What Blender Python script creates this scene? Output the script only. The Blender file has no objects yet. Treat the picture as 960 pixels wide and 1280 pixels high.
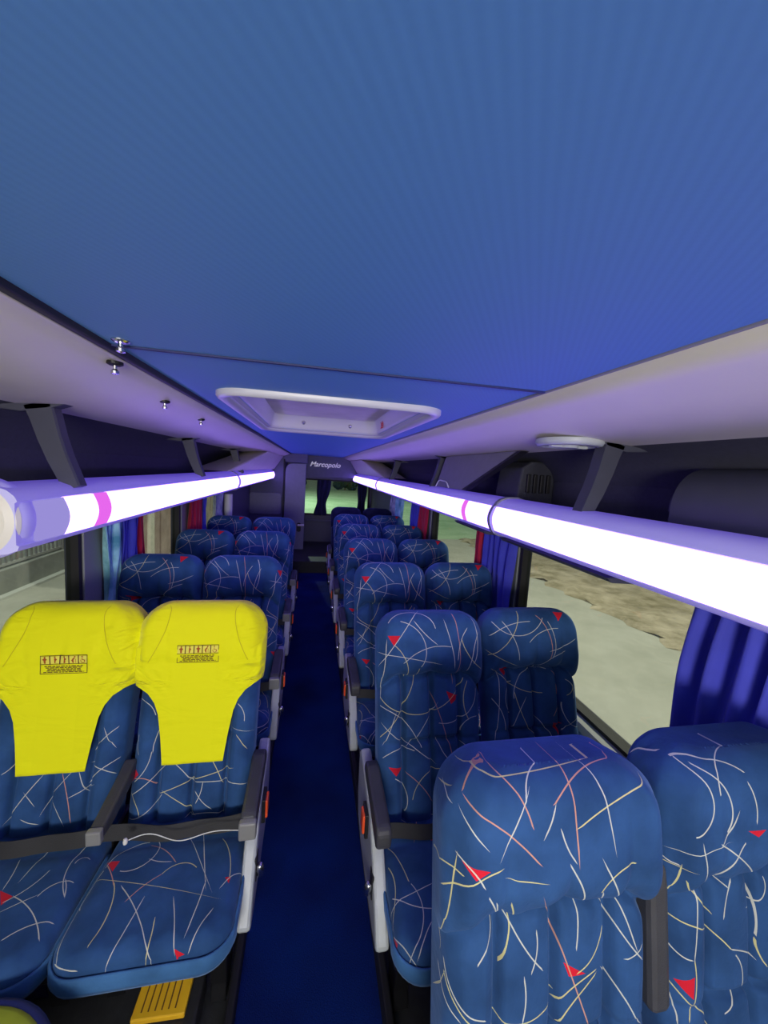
import bpy, bmesh, math, random
from mathutils import Vector, Matrix
random.seed(7)
C = bpy.context.scene.collection
R = math.radians
PI = math.pi

# ------------------------------------------------------------------ materials
def new_mat(name):
    m = bpy.data.materials.new(name); m.use_nodes = True
    nt = m.node_tree
    b = next(n for n in nt.nodes if n.type == 'BSDF_PRINCIPLED')
    return m, nt, b

def mat(name, col, rough=.5, metal=0, noise=0, nscale=20, bump=0, bscale=200, emit=None, estr=0, sheen=0, spec=None):
    m, nt, b = new_mat(name)
    b.inputs['Base Color'].default_value = (*col, 1)
    b.inputs['Roughness'].default_value = rough
    b.inputs['Metallic'].default_value = metal
    if spec is not None: b.inputs['Specular IOR Level'].default_value = spec
    if sheen: b.inputs['Sheen Weight'].default_value = sheen
    if emit:
        b.inputs['Emission Color'].default_value = (*emit, 1); b.inputs['Emission Strength'].default_value = estr
    tc = nt.nodes.new('ShaderNodeTexCoord')
    if noise:
        n = nt.nodes.new('ShaderNodeTexNoise'); n.inputs['Scale'].default_value = nscale; n.inputs['Detail'].default_value = 5
        nt.links.new(tc.outputs['Object'], n.inputs['Vector'])
        r = nt.nodes.new('ShaderNodeMapRange'); r.inputs[1].default_value = .3; r.inputs[2].default_value = .7
        r.inputs[3].default_value = 1 - noise; r.inputs[4].default_value = 1 + noise
        nt.links.new(n.outputs[0], r.inputs[0])
        h = nt.nodes.new('ShaderNodeVectorMath'); h.operation = 'SCALE'; h.inputs[0].default_value = col
        nt.links.new(r.outputs[0], h.inputs['Scale']); nt.links.new(h.outputs[0], b.inputs['Base Color'])
    if bump:
        n = nt.nodes.new('ShaderNodeTexNoise'); n.inputs['Scale'].default_value = bscale; n.inputs['Detail'].default_value = 3
        nt.links.new(tc.outputs['Object'], n.inputs['Vector'])
        bp = nt.nodes.new('ShaderNodeBump'); bp.inputs['Strength'].default_value = bump; bp.inputs['Distance'].default_value = .004
        nt.links.new(n.outputs[0], bp.inputs['Height']); nt.links.new(bp.outputs[0], b.inputs['Normal'])
    return m

def circle3(a, b, c):
    ax, ay = a; bx, by = b; cx, cy = c
    d = 2*(ax*(by-cy)+bx*(cy-ay)+cx*(ay-by))
    if abs(d) < 2e-4: 
        bx += (cy-ay)*.02; by -= (cx-ax)*.02
        d = 2*(ax*(by-cy)+bx*(cy-ay)+cx*(ay-by))
    ux = ((ax*ax+ay*ay)*(by-cy)+(bx*bx+by*by)*(cy-ay)+(cx*cx+cy*cy)*(ay-by))/d
    uy = ((ax*ax+ay*ay)*(cx-bx)+(bx*bx+by*by)*(ax-cx)+(cx*cx+cy*cy)*(bx-ax))/d
    return (ux, uy), math.hypot(ax-ux, ay-uy), (bx, by)

# seat cloth: arcs and triangles in metres of cloth (across, along); each entry is the cut used on one seat
#OWNPATTERNS
OWN = {
  'R1': ([((-.2005,.843),(-.0429,.85),(.073,.868),1),((-.135,.8588),(-.1696,.8316),(-.1855,.8061),2),((-.1303,.8616),(-.0982,.8235),(-.0727,.7614),2),((-.0369,.868),(-.0671,.8385),(-.0807,.8009),0),((-.0785,.806),(-.1011,.7638),(-.1206,.7305),0),((-.1821,.7999),(-.1291,.7662),(-.0624,.703),2),((.0072,.868),(.0082,.7989),(.0087,.6995),2),((.1267,.8629),(.0092,.8261),(-.0315,.7943),2),((.0536,.8523),(.0657,.7876),(.0755,.718),0),((.1636,.8111),(.0839,.7885),(.0095,.753),1),((-.0306,.7915),(-.0413,.7641),(-.0531,.7453),0),((-.0223,.7537),(-.0125,.7233),(.0037,.6977),0),((-.1864,.7786),(-.1742,.7639),(-.1546,.7398),0),((-.2472,.781),(-.2378,.7868),(-.2271,.7929),1),((-.2405,.7835),(-.2284,.7848),(-.2133,.7833),0),((-.2636,.6497),(-.219,.6876),(-.1884,.6875),1),((-.2287,.6428),(-.1758,.6799),(-.1278,.7006),1),((-.1993,.7038),(-.2065,.6404),(-.2368,.4686),1),((-.1983,.7166),(-.1835,.7082),(-.156,.6741),0),((-.1482,.6576),(-.1352,.5191),(-.1613,.4713),0),((-.1087,.6379),(-.0962,.5087),(-.1091,.4465),1),((-.1332,.6428),(-.0779,.4957),(-.0294,.4341),0),((-.0438,.505),(-.0436,.4609),(-.0534,.4348),0),((-.0074,.6947),(.0448,.5306),(.0397,.4588),0),((-.0443,.6188),(.0179,.4457),(.0807,.2874),2),((.101,.486),(.0743,.4408),(.0416,.4172),1),((-.2248,.4323),(-.1086,.3501),(.0047,.3733),1),((.0055,.3583),(.035,.3932),(.0816,.4155),1),((.0817,.4088),(.0425,.3743),(.0105,.3229),1),((-.0677,.4276),(-.0639,.3826),(-.0691,.3507),0),((.0556,.6899),(.1342,.527),(.1626,.4498),0),((.0625,.628),(.1307,.4824),(.1792,.4239),0),((.0587,.6289),(.07,.6592),(.1209,.6765),1),((.1406,.4311),(.1694,.4418),(.1793,.4507),0),((.0962,.4129),(.1359,.3652),(.1822,.2837),0),((-.2551,.3638),(-.2376,.4006),(-.2258,.425),1),((-.1085,.6839),(-.0841,.6787),(-.0593,.673),1),((-.2254,.4538),(-.2026,.4106),(-.1442,.3769),0),((-.2445,.4223),(-.2233,.3923),(-.1892,.3727),0)],
   [((-.1884,.7095),(-.1488,.6993),(-.1699,.6885)),((.0179,.4341),(.0549,.4159),(.0266,.4127))]),
  'RW1': ([((-.1837,.8227),(-.1249,.8391),(-.0606,.8105),0),((-.1772,.8245),(-.1449,.787),(-.1791,.7023),0),((-.156,.8236),(-.1363,.8136),(-.1155,.7084),0),((-.0562,.868),(-.1103,.8313),(-.1239,.7758),0),((-.0921,.7411),(-.1074,.7153),(-.1289,.6883),0),((-.2681,.7815),(-.2294,.8097),(-.1975,.8259),0),((-.2425,.6572),(-.2215,.6382),(-.1977,.6372),0),((-.246,.6303),(-.2185,.633),(-.1969,.6342),1),((-.1969,.6342),(-.2001,.5969),(-.2157,.5262),1),((-.1683,.6881),(-.1543,.5041),(-.1642,.4034),0),((-.1887,.6072),(-.151,.5167),(-.1038,.4694),1),((-.209,.4771),(-.1586,.464),(-.0665,.4014),1),((-.0665,.4014),(-.0308,.3894),(.0095,.3578),0),((-.1313,.6886),(.0056,.4922),(.0105,.4065),0),((.0277,.5264),(.0074,.4743),(-.0206,.4717),0),((-.0537,.5295),(-.0751,.4927),(-.0814,.4623),0),((-.2107,.4244),(-.1916,.4098),(-.1682,.4037),0),((-.2194,.359),(-.188,.3339),(-.1083,.2274),1),((-.0557,.389),(-.0465,.2883),(-.0808,.2583),0),((-.1642,.4034),(-.1584,.3457),(-.1737,.2692),1),((.0105,.3991),(.0171,.3664),(.0304,.3486),1),((-.2096,.3385),(-.1946,.2929),(-.1926,.2573),0),((-.1921,.6674),(-.1725,.6737),(-.1386,.6823),0),((-.0615,.7935),(-.0512,.7572),(-.0551,.7217),0),((-.0807,.6869),(-.1057,.6459),(-.0654,.5171),0)],
   [((-.1959,.3565),(-.1636,.3695),(-.1646,.3289)),((-.0706,.7077),(-.0385,.7067),(-.0536,.6971))]),
  'R2': ([((-.1783,.7194),(-.1848,.6271),(-.2115,.4687),0),((-.1464,.7065),(-.1104,.6602),(-.1067,.5466),1),((-.0586,.8413),(-.1399,.7193),(-.2014,.6379),0),((-.1134,.6391),(-.0368,.6913),(.0643,.6975),0),((.0799,.8316),(.0964,.7271),(.0899,.511),2),((-.0715,.7973),(-.0347,.75),(.0104,.7096),0),((-.1696,.7908),(-.0934,.8419),(.0066,.7692),0),((-.2015,.6776),(-.1021,.6605),(.0188,.6316),0),((-.0536,.6136),(-.0914,.4807),(-.2101,.3236),1),((-.2115,.4687),(-.0434,.4026),(.1359,.5318),1),((.0029,.47),(.0422,.3657),(.0816,.2191),2),((-.2114,.437),(-.1261,.3925),(-.0444,.2644),0),((-.1971,.3705),(-.1058,.2908),(.0041,.2091),0),((.0162,.4299),(-.0437,.3454),(-.0968,.2787),0),((.1871,.4879),(.158,.413),(.0285,.3659),0),((.1217,.3293),(.157,.3806),(.1859,.3834),0),((.0192,.3024),(.0398,.2465),(.0734,.2081),0),((-.1511,.1692),(-.1042,.111),(-.1101,.0454),0),((-.0823,.0897),(-.0333,.1681),(.0304,.1867),1),((.1569,.8079),(.1728,.7247),(.1555,.6296),0),((-.1955,.2909),(-.1702,.3554),(-.1501,.4042),0),((.1082,.7266),(.1473,.6447),(.1992,.5969),1),((-.1056,.1807),(-.0483,.1347),(.0001,.067),2),((.1215,.2714),(.153,.2536),(.1889,.2478),0),((-.1968,.2356),(-.1497,.2621),(-.0727,.2543),0),((-.1239,.7979),(-.036,.7173),(-.0481,.6221),0),((.1497,.5172),(.1323,.4384),(.1495,.3745),1),((.0428,.7956),(.0616,.7281),(.0816,.6163),0),((.1313,.7667),(.0992,.7004),(.0908,.6473),0),((.1778,.7515),(.1547,.6853),(.1418,.5899),0)],
   [((-.1715,.7429),(-.1292,.7425),(-.1502,.7065)),((.0621,.4812),(.1158,.4574),(.0806,.4343)),((-.1732,.2073),(-.1225,.1988),(-.147,.1782))]),
  'RW2': ([((-.1814,.7831),(-.0993,.7273),(.0307,.7967),0),((-.0699,.8342),(-.1138,.7133),(-.2037,.6481),1),((.0044,.8097),(.0512,.7314),(.0541,.6204),2),((.0508,.7817),(.0749,.7095),(.0642,.6288),0),((-.2029,.6624),(-.1542,.6323),(-.091,.5981),1),((.1191,.6573),(.0508,.6206),(.0097,.5636),0),((.1672,.7068),(.1195,.682),(.0529,.6603),0),((-.1431,.7842),(-.0945,.6993),(-.0802,.6262),0),((-.1925,.5788),(-.1002,.4799),(.0325,.4462),1),((-.1655,.535),(-.1722,.3942),(-.192,.2601),0),((.0683,.5442),(-.0229,.5481),(-.0968,.4281),0),((-.0953,.4555),(-.0637,.3597),(.0033,.2466),1),((-.0469,.427),(-.0859,.3601),(-.1073,.3109),0),((.0927,.532),(.1174,.44),(.0795,.3512),2),((.0041,.3478),(.0421,.2977),(.0655,.2458),0),((.1749,.474),(.1736,.4601),(.1428,.4332),1),((.1426,.4959),(.1791,.4452),(.1724,.418),0),((.1223,.2698),(.1586,.321),(.1975,.335),0),((-.1112,.3678),(-.1345,.4585),(-.1043,.4955),0),((-.0362,.6982),(.0055,.7323),(.0937,.752),0),((-.1942,.7266),(-.1468,.756),(-.0257,.7828),0),((-.199,.4313),(-.1607,.3804),(-.1457,.3059),0),((.1252,.4024),(.1321,.3484),(.2065,.2825),0)],
   [((.0907,.8252),(.1325,.8205),(.0985,.7838)),((-.1605,.5805),(-.1066,.5518),(-.1422,.5244)),((.0763,.3236),(.1231,.3135),(.0973,.2591))]),
  'L1C': ([((-.0959,.556),(-.1113,.6633),(-.0994,.7764),0),((-.0933,.5561),(-.1168,.6006),(-.1008,.6655),0),((-.0929,.5383),(-.0764,.5586),(-.0348,.622),2),((-.0414,.6077),(-.0159,.7077),(-.0279,.7691),1),((-.1021,.5824),(.0198,.619),(.1518,.6578),1),((-.0144,.6233),(.0669,.7142),(.1309,.8168),0),((.0611,.6716),(.0472,.7456),(.0274,.8148),0),((.1135,.7278),(.1199,.774),(.119,.8166),1),((.0172,.6684),(.0488,.6308),(.0876,.6027),2),((.0876,.6027),(.1295,.5746),(.1831,.5936),1),((.1724,.4678),(.1961,.5564),(.2217,.6409),0),((.2217,.6409),(.2133,.71),(.2051,.7703),0),((.1464,.6833),(.1662,.743),(.1852,.8048),0),((.2606,.7203),(.239,.7576),(.2218,.8076),0),((.2371,.4877),(.2793,.5734),(.2884,.6314),1),((.0144,.4855),(.0791,.5289),(.1141,.5676),2),((.0253,.4654),(.0392,.5408),(-.0419,.5708),0),((.2692,.6622),(.2888,.6332),(.3388,.5865),0),((-.1075,.7724),(-.0736,.7959),(-.0382,.8067),0),((-.0934,.546),(-.0595,.491),(.0049,.4724),0),((.1398,.4878),(.1842,.5657),(.2237,.6322),0),((.0321,.5448),(.063,.5581),(.0997,.5636),0)],
   [((-.0965,.5282),(-.0594,.5352),(-.0647,.566)),((.186,.8004),(.2092,.8114),(.1938,.8168)),((.2775,.6336),(.2911,.6311),(.2892,.6476))]),
  'L1B': ([((-.1973,.1124),(-.144,.1519),(-.0929,.2027),0),((-.1923,.1636),(-.1546,.1665),(-.1201,.1376),2),((-.1429,.2506),(-.1581,.1936),(-.1925,.1545),0),((-.0925,.1163),(-.0271,.0724),(.0183,.0319),1),((-.0689,.2115),(-.0273,.1734),(.004,.1301),0),((-.103,.1102),(-.0028,.1437),(.1346,.1754),1),((.0133,.1377),(.1088,.1335),(.1949,.1172),0),((.056,.2212),(.0843,.1762),(.1058,.1274),1),((.0395,.1358),(.033,.097),(.0202,.0691),0),((.0168,.106),(.0451,.0707),(.0757,.0471),0),((-.0966,.107),(-.1357,.0593),(-.2035,.0353),0),((-.011,.0227),(.0527,.0359),(.1147,.0229),0),((-.2046,.1146),(-.1732,.0824),(-.1597,.0462),1),((.114,.0324),(.1134,.0133),(.1118,.0028),0),((-.1242,.3478),(-.138,.294),(-.1388,.2496),0),((-.2011,.3226),(-.202,.2658),(-.1887,.2415),0),((.1437,.4178),(.1666,.3865),(.1706,.3558),0),((.1453,.2963),(.1689,.2579),(.1853,.2402),1),((.1447,.3271),(.1707,.3202),(.1914,.3135),0),((-.2195,.446),(-.164,.4286),(-.1419,.393),0)],
   [((-.1997,.1976),(-.1781,.1804),(-.2093,.1513))]),
  'LWC': ([((.1461,.5647),(.1549,.5035),(.1663,.4298),0),((.1568,.6519),(.1854,.6361),(.2148,.6193),0),((.2065,.7242),(.2409,.6999),(.3046,.6896),0),((.1594,.6134),(.2377,.6641),(.2938,.7294),0),((.1435,.6274),(.1808,.595),(.2058,.5413),0),((.2926,.6235),(.2521,.5274),(.2731,.4364),0),((.2227,.6201),(.2452,.5882),(.2939,.5838),0),((.2646,.5232),(.2746,.5026),(.2969,.5028),0),((.1159,.5871),(.111,.5463),(.0932,.4886),0),((.2926,.6235),(.285,.6036),(.2682,.5766),0)],
   [((.1146,.5936),(.1555,.6129),(.1435,.6336))]),
  'LWB': ([((-.0273,.1974),(-.0599,.1545),(-.118,.0646),0),((-.0685,.1449),(-.0563,.133),(-.0413,.1124),0),((.0323,.2018),(.057,.1359),(.0776,.0506),2),((-.0122,.0901),(-.0078,.103),(-.0033,.1145),0),((.0219,.1542),(.041,.18),(.0619,.203),0),((.0668,.1262),(.0967,.1404),(.1309,.1573),0),((.1126,.1571),(.1659,.2149),(.2081,.2329),0),((.1123,.2201),(.1676,.2033),(.1993,.1844),0),((.0843,.202),(.0968,.1692),(.1106,.135),0),((.1755,.0698),(.1987,.0593),(.2261,.0551),0),((-.0678,.0701),(-.05,.0599),(-.0223,.0506),0),((-.1457,.2146),(-.1295,.2266),(-.1215,.2413),0),((.1493,.3552),(.1664,.3141),(.1876,.2761),0),((.1137,.2598),(.1605,.3356),(.1912,.3586),0),((.0209,.1023),(.0389,.0763),(.0507,.054),0)],
   []),
}
ARCS, TRIS = OWN['R2']
TW, TH = .44, .92

def fabric_mat(name, base, lines=True, dark=1.0, own=None):
    m, nt, b = new_mat(name)
    N = nt.nodes; Lk = nt.links.new
    def math_n(op, a, c=None, e=None):
        n = N.new('ShaderNodeMath'); n.operation = op
        for i, v in enumerate((a, c, e)):
            if v is None: continue
            if isinstance(v, (int, float)): n.inputs[i].default_value = v
            else: Lk(v, n.inputs[i])
        return n.outputs[0]
    def vm(op, a, c, out=0):
        n = N.new('ShaderNodeVectorMath'); n.operation = op
        for i, v in enumerate((a, c)):
            if isinstance(v, tuple): n.inputs[i].default_value = v
            else: Lk(v, n.inputs[i])
        return n.outputs[out]
    uv = N.new('ShaderNodeUVMap'); uv.uv_map = 'UVMap'
    at = N.new('ShaderNodeAttribute'); at.attribute_type = 'OBJECT'; at.attribute_name = 'cloth_offset'
    p = vm('ADD', uv.outputs[0], at.outputs['Vector'])
    wr = N.new('ShaderNodeVectorMath'); wr.operation = 'WRAP'
    Lk(p, wr.inputs[0]); wr.inputs[1].default_value = (TW/2, TH, 1); wr.inputs[2].default_value = (-TW/2, 0, -1)
    p = wr.outputs[0] if own is None else uv.outputs[0]
    acc = [None, None, None]
    if lines:
        for a, mid, e, k in (ARCS if own is None else own[0]):
            A, M, E = a, mid, e
            c, r, M = circle3(A, M, E)
            dist = vm('DISTANCE', p, (c[0], c[1], 0), 'Value')
            on = math_n('COMPARE', dist, r, .0012)
            # chord cut
            nx, ny = -(E[1]-A[1]), E[0]-A[0]
            l = math.hypot(nx, ny); nx /= l; ny /= l
            cc = nx*A[0]+ny*A[1]
            if nx*M[0]+ny*M[1] < cc: nx, ny, cc = -nx, -ny, -cc
            dp = vm('DOT_PRODUCT', p, (nx, ny, 0), 'Value')
            keep = math_n('GREATER_THAN', dp, cc)
            v = math_n('MULTIPLY', on, keep)
            acc[k] = v if acc[k] is None else math_n('MAXIMUM', acc[k], v)
        tri = None
        for t in (TRIS if own is None else own[1]):
            P = list(t); cx = sum(q[0] for q in P)/3; cy = sum(q[1] for q in P)/3
            ins = None
            for i in range(3):
                a, e = P[i], P[(i+1) % 3]
                nx, ny = -(e[1]-a[1]), e[0]-a[0]; cc = nx*a[0]+ny*a[1]
                if nx*cx+ny*cy < cc: nx, ny, cc = -nx, -ny, -cc
                l = math.hypot(nx, ny)
                g = math_n('GREATER_THAN', vm('DOT_PRODUCT', p, (nx/l, ny/l, 0), 'Value'), cc/l-.001)
                ins = g if ins is None else math_n('MULTIPLY', ins, g)
            tri = ins if tri is None else math_n('MAXIMUM', tri, ins)
    tc = N.new('ShaderNodeTexCoord')
    n1 = N.new('ShaderNodeTexNoise'); n1.inputs['Scale'].default_value = 9; n1.inputs['Detail'].default_value = 6
    Lk(tc.outputs['Object'], n1.inputs['Vector'])
    ramp = N.new('ShaderNodeValToRGB'); Lk(n1.outputs[0], ramp.inputs[0])
    ramp.color_ramp.elements[0].position = .3; ramp.color_ramp.elements[1].position = .75
    ramp.color_ramp.elements[0].color = (*[v*.75 for v in base], 1); ramp.color_ramp.elements[1].color = (*[min(1, v*1.35+.004) for v in base], 1)
    col = ramp.outputs[0]
    def mix(f, a, c):
        n = N.new('ShaderNodeMix'); n.data_type = 'RGBA'
        Lk(f, n.inputs[0]); Lk(a, n.inputs[6]); n.inputs[7].default_value = (*c, 1)
        return n.outputs[2]
    if lines:
        if tri is not None: col = mix(tri, col, (.62*dark, .012, .03))
        for k, c in ((2, (.62, .30, .20)), (1, (.66, .60, .26)), (0, (.62, .62, .54))):
            if acc[k] is None: continue
            fac = math_n('MULTIPLY', acc[k], .85)
            col = mix(fac, col, tuple(v*dark for v in c))
    Lk(col, b.inputs['Base Color'])
    b.inputs['Roughness'].default_value = .85; b.inputs['Specular IOR Level'].default_value = .2
    b.inputs['Sheen Weight'].default_value = .25; b.inputs['Sheen Roughness'].default_value = .4
    b.inputs['Sheen Tint'].default_value = (.35, .55, 1, 1)
    n2 = N.new('ShaderNodeTexNoise'); n2.inputs['Scale'].default_value = 28; n2.inputs['Detail'].default_value = 4
    Lk(tc.outputs['Object'], n2.inputs['Vector'])
    bp = N.new('ShaderNodeBump'); bp.inputs['Strength'].default_value = .35; bp.inputs['Distance'].default_value = .008
    Lk(n2.outputs[0], bp.inputs['Height']); Lk(bp.outputs[0], b.inputs['Normal'])
    return m

M = {}
FAB = (.021, .070, .20)
M['fabric'] = fabric_mat('patterned_velvet', FAB)
M['fabric_w'] = fabric_mat('patterned_velvet_window', FAB, own=OWN['RW2'])
M['fabric_plain'] = fabric_mat('plain_velvet', (.045, .14, .33), lines=False)
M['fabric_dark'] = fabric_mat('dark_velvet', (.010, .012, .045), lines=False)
M['black'] = mat('black_plastic', (.012, .012, .014), .5, bump=.15, bscale=400)
M['charcoal'] = mat('charcoal_plastic', (.05, .05, .058), .5, noise=.1, bump=.2, bscale=300)
M['armgrey'] = mat('armrest_cap_grey', (.22, .22, .22), .4)
M['webbing'] = mat('black_webbing', (.02, .02, .023), .7, bump=.3, bscale=500)
M['panel'] = mat('light_grey_plastic', (.42, .45, .47), .42, noise=.06, bump=.12, bscale=300)
M['orange'] = mat('orange_red_plastic', (.85, .10, .03), .35)
M['chrome'] = mat('brushed_metal', (.65, .65, .68), .25, 1)
M['steel'] = mat('dark_steel', (.02, .02, .024), .45, .6)
M['side_panel'] = mat('grey_laminate', (.74, .70, .60), .45, noise=.03, nscale=4, bump=.08, bscale=60)
M['rack'] = mat('dark_grey_carpet_and_rack_shade', (.04, .042, .060), .85, noise=.1, nscale=60, bump=.3, bscale=500)
M['bracket'] = mat('grey_blue_plastic', (.05, .052, .078), .45, noise=.05)
M['cover_panel'] = mat('mid_grey_panel', (.20, .20, .22), .5, noise=.05, bump=.1, bscale=100)
M['housing'] = mat('pale_grey_plastic', (.55, .55, .59), .35)
M['glow'] = mat('housing_lens_spill_glow', (.50, .50, .56), .35, emit=(.16, .09, 1), estr=.32)  # faint violet emission stands in for lens light scattered on the housing
M['cap'] = mat('cream_end_cap', (.72, .69, .62), .45)
M['joint'] = mat('grey_joint_ring', (.22, .22, .26), .4)
M['white'] = mat('white_plastic', (.75, .75, .73), .4)
M['cream'] = mat('cream_plastic', (.74, .71, .62), .5, noise=.12, nscale=6)
M['wall'] = mat('dark_wall_laminate', (.075, .077, .125), .5, noise=.05, bump=.1, bscale=80)
M['rear'] = mat('rear_wall_grey', (.105, .105, .165), .55, noise=.06, bump=.1, bscale=90)
M['door'] = mat('rear_door_grey', (.17, .17, .25), .42, noise=.05)
M['sill'] = mat('pale_sill_plastic', (.60, .61, .58), .4)
M['rubber'] = mat('black_rubber', (.010, .010, .012), .6)
M['vinyl'] = mat('black_floor_vinyl', (.018, .019, .022), .6, noise=.2, nscale=40, bump=.2, bscale=250)
M['pillar'] = mat('pillar_grey', (.22, .24, .25), .5)
M['yellow'] = mat('yellow_plastic', (.80, .46, .02), .45, noise=.06)
M['red_print'] = mat('red_print', (.65, .03, .05), .6)
M['ink'] = mat('brown_print_ink', (.12, .05, .01), .8)
M['label_bg'] = mat('pale_yellow_print', (.84, .76, .10), .8)
M['ink_red'] = mat('red_brown_ink', (.38, .08, .01), .8)
M['silver'] = mat('silver_lettering', (.75, .75, .80), .35, .3)
M['brown'] = mat('brown_leather', (.20, .11, .04), .6, noise=.15)
M['beige'] = mat('beige_leather', (.60, .52, .40), .6)
M['lime'] = mat('lime_vinyl', (.42, .50, .03), .6, noise=.08)
M['rimblue'] = mat('navy_piping', (.006, .012, .10), .6)

def carpet():
    m, nt, b = new_mat('blue_aisle_carpet'); N = nt.nodes
    tc = N.new('ShaderNodeTexCoord'); n = N.new('ShaderNodeTexNoise'); n.inputs['Scale'].default_value = 260; n.inputs['Detail'].default_value = 4
    nt.links.new(tc.outputs['Object'], n.inputs['Vector'])
    n3 = N.new('ShaderNodeTexNoise'); n3.inputs['Scale'].default_value = 3; nt.links.new(tc.outputs['Object'], n3.inputs['Vector'])
    ad = N.new('ShaderNodeMath'); ad.operation = 'MULTIPLY'; nt.links.new(n.outputs[0], ad.inputs[0]); nt.links.new(n3.outputs[0], ad.inputs[1])
    r = N.new('ShaderNodeValToRGB'); nt.links.new(ad.outputs[0], r.inputs[0])
    r.color_ramp.elements[0].position = .1; r.color_ramp.elements[1].position = .45
    r.color_ramp.elements[0].color = (.0003, .004, .06, 1); r.color_ramp.elements[1].color = (.001, .022, .18, 1)
    nt.links.new(r.outputs[0], b.inputs['Base Color']); b.inputs['Roughness'].default_value = .9
    b.inputs['Specular IOR Level'].default_value = .15
    bp = N.new('ShaderNodeBump'); bp.inputs['Strength'].default_value = .6; bp.inputs['Distance'].default_value = .004
    nt.links.new(n.outputs[0], bp.inputs['Height']); nt.links.new(bp.outputs[0], b.inputs['Normal'])
    return m
M['carpet'] = carpet()

def ceiling_mat():
    m, nt, b = new_mat('ribbed_blue_ceiling_cloth'); N = nt.nodes
    tc = N.new('ShaderNodeTexCoord')
    def wave(rot, sc, dist):
        mp = N.new('ShaderNodeMapping'); mp.inputs['Rotation'].default_value = (0, 0, rot); nt.links.new(tc.outputs['Object'], mp.inputs['Vector'])
        w = N.new('ShaderNodeTexWave'); w.inputs['Scale'].default_value = sc; w.inputs['Distortion'].default_value = dist
        w.inputs['Detail'].default_value = 1; w.inputs['Detail Scale'].default_value = 2
        nt.links.new(mp.outputs[0], w.inputs['Vector']); return w.outputs['Fac']
    a = wave(R(32), 30, .6); c = wave(R(-60), 46, .5)
    mx = N.new('ShaderNodeMath'); mx.operation = 'MULTIPLY_ADD'; nt.links.new(c, mx.inputs[0]); mx.inputs[1].default_value = .15; nt.links.new(a, mx.inputs[2])
    n = N.new('ShaderNodeTexNoise'); n.inputs['Scale'].default_value = 3; nt.links.new(tc.outputs['Object'], n.inputs['Vector'])
    r = N.new('ShaderNodeValToRGB'); nt.links.new(mx.outputs[0], r.inputs[0])
    r.color_ramp.elements[0].color = (.105, .275, .60, 1); r.color_ramp.elements[1].color = (.111, .288, .625, 1)
    nt.links.new(r.outputs[0], b.inputs['Base Color']); b.inputs['Roughness'].default_value = .6
    b.inputs['Specular IOR Level'].default_value = .3
    bp = N.new('ShaderNodeBump'); bp.inputs['Strength'].default_value = .02; bp.inputs['Distance'].default_value = .003
    nt.links.new(mx.outputs[0], bp.inputs['Height']); nt.links.new(bp.outputs[0], b.inputs['Normal'])
    return m
M['ceiling'] = ceiling_mat()

def yellow_cloth():
    m, nt, b = new_mat('yellow_stretch_cloth'); N = nt.nodes
    b.inputs['Base Color'].default_value = (.87, .86, .003, 1); b.inputs['Roughness'].default_value = .75
    b.inputs['Sheen Weight'].default_value = .15; b.inputs['Specular IOR Level'].default_value = .2
    tc = N.new('ShaderNodeTexCoord'); mp = N.new('ShaderNodeMapping'); mp.inputs['Scale'].default_value = (5, 8, 15); mp.inputs['Rotation'].default_value = (0, R(28), 0)
    nt.links.new(tc.outputs['Object'], mp.inputs['Vector'])
    n = N.new('ShaderNodeTexNoise'); n.inputs['Scale'].default_value = 1; n.inputs['Detail'].default_value = 3; n.inputs['Distortion'].default_value = .8
    nt.links.new(mp.outputs[0], n.inputs['Vector'])
    # wrinkles gather towards the sides of the hood
    sx = N.new('ShaderNodeSeparateXYZ'); nt.links.new(tc.outputs['Object'], sx.inputs[0])
    ab = N.new('ShaderNodeMath'); ab.operation = 'ABSOLUTE'; nt.links.new(sx.outputs[0], ab.inputs[0])
    mr = N.new('ShaderNodeMapRange'); mr.inputs[1].default_value = .06; mr.inputs[2].default_value = .22; mr.inputs[3].default_value = .10; mr.inputs[4].default_value = 1
    nt.links.new(ab.outputs[0], mr.inputs[0])
    mu = N.new('ShaderNodeMath'); mu.operation = 'MULTIPLY'; nt.links.new(n.outputs[0], mu.inputs[0]); nt.links.new(mr.outputs[0], mu.inputs[1])
    bp = N.new('ShaderNodeBump'); bp.inputs['Strength'].default_value = 1; bp.inputs['Distance'].default_value = .03
    nt.links.new(mu.outputs[0], bp.inputs['Height']); nt.links.new(bp.outputs[0], b.inputs['Normal'])
    return m
M['cover'] = yellow_cloth()

M['cover_seam'] = mat('yellow_seam_cloth', (.62, .56, .004), .8)
def emitter(name, col, s):
    m = bpy.data.materials.new(name); m.use_nodes = True; nt = m.node_tree; nt.nodes.clear()
    e = nt.nodes.new('ShaderNodeEmission'); e.inputs[0].default_value = (*col, 1); e.inputs[1].default_value = s
    o = nt.nodes.new('ShaderNodeOutputMaterial'); nt.links.new(e.outputs[0], o.inputs[0]); return m
LED = (.28, .17, 1.0)
M['led'] = emitter('lit_led_diffuser', LED, 8.0)
M['led_pink'] = emitter('pink_led_band', (.80, .14, .85), 1.0)
M['lens_end_glow'] = emitter('unlit_lens_end_glow', (.42, .36, .9), .75)  # the lens end is unlit; its violet-lit look is set as emission

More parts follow.
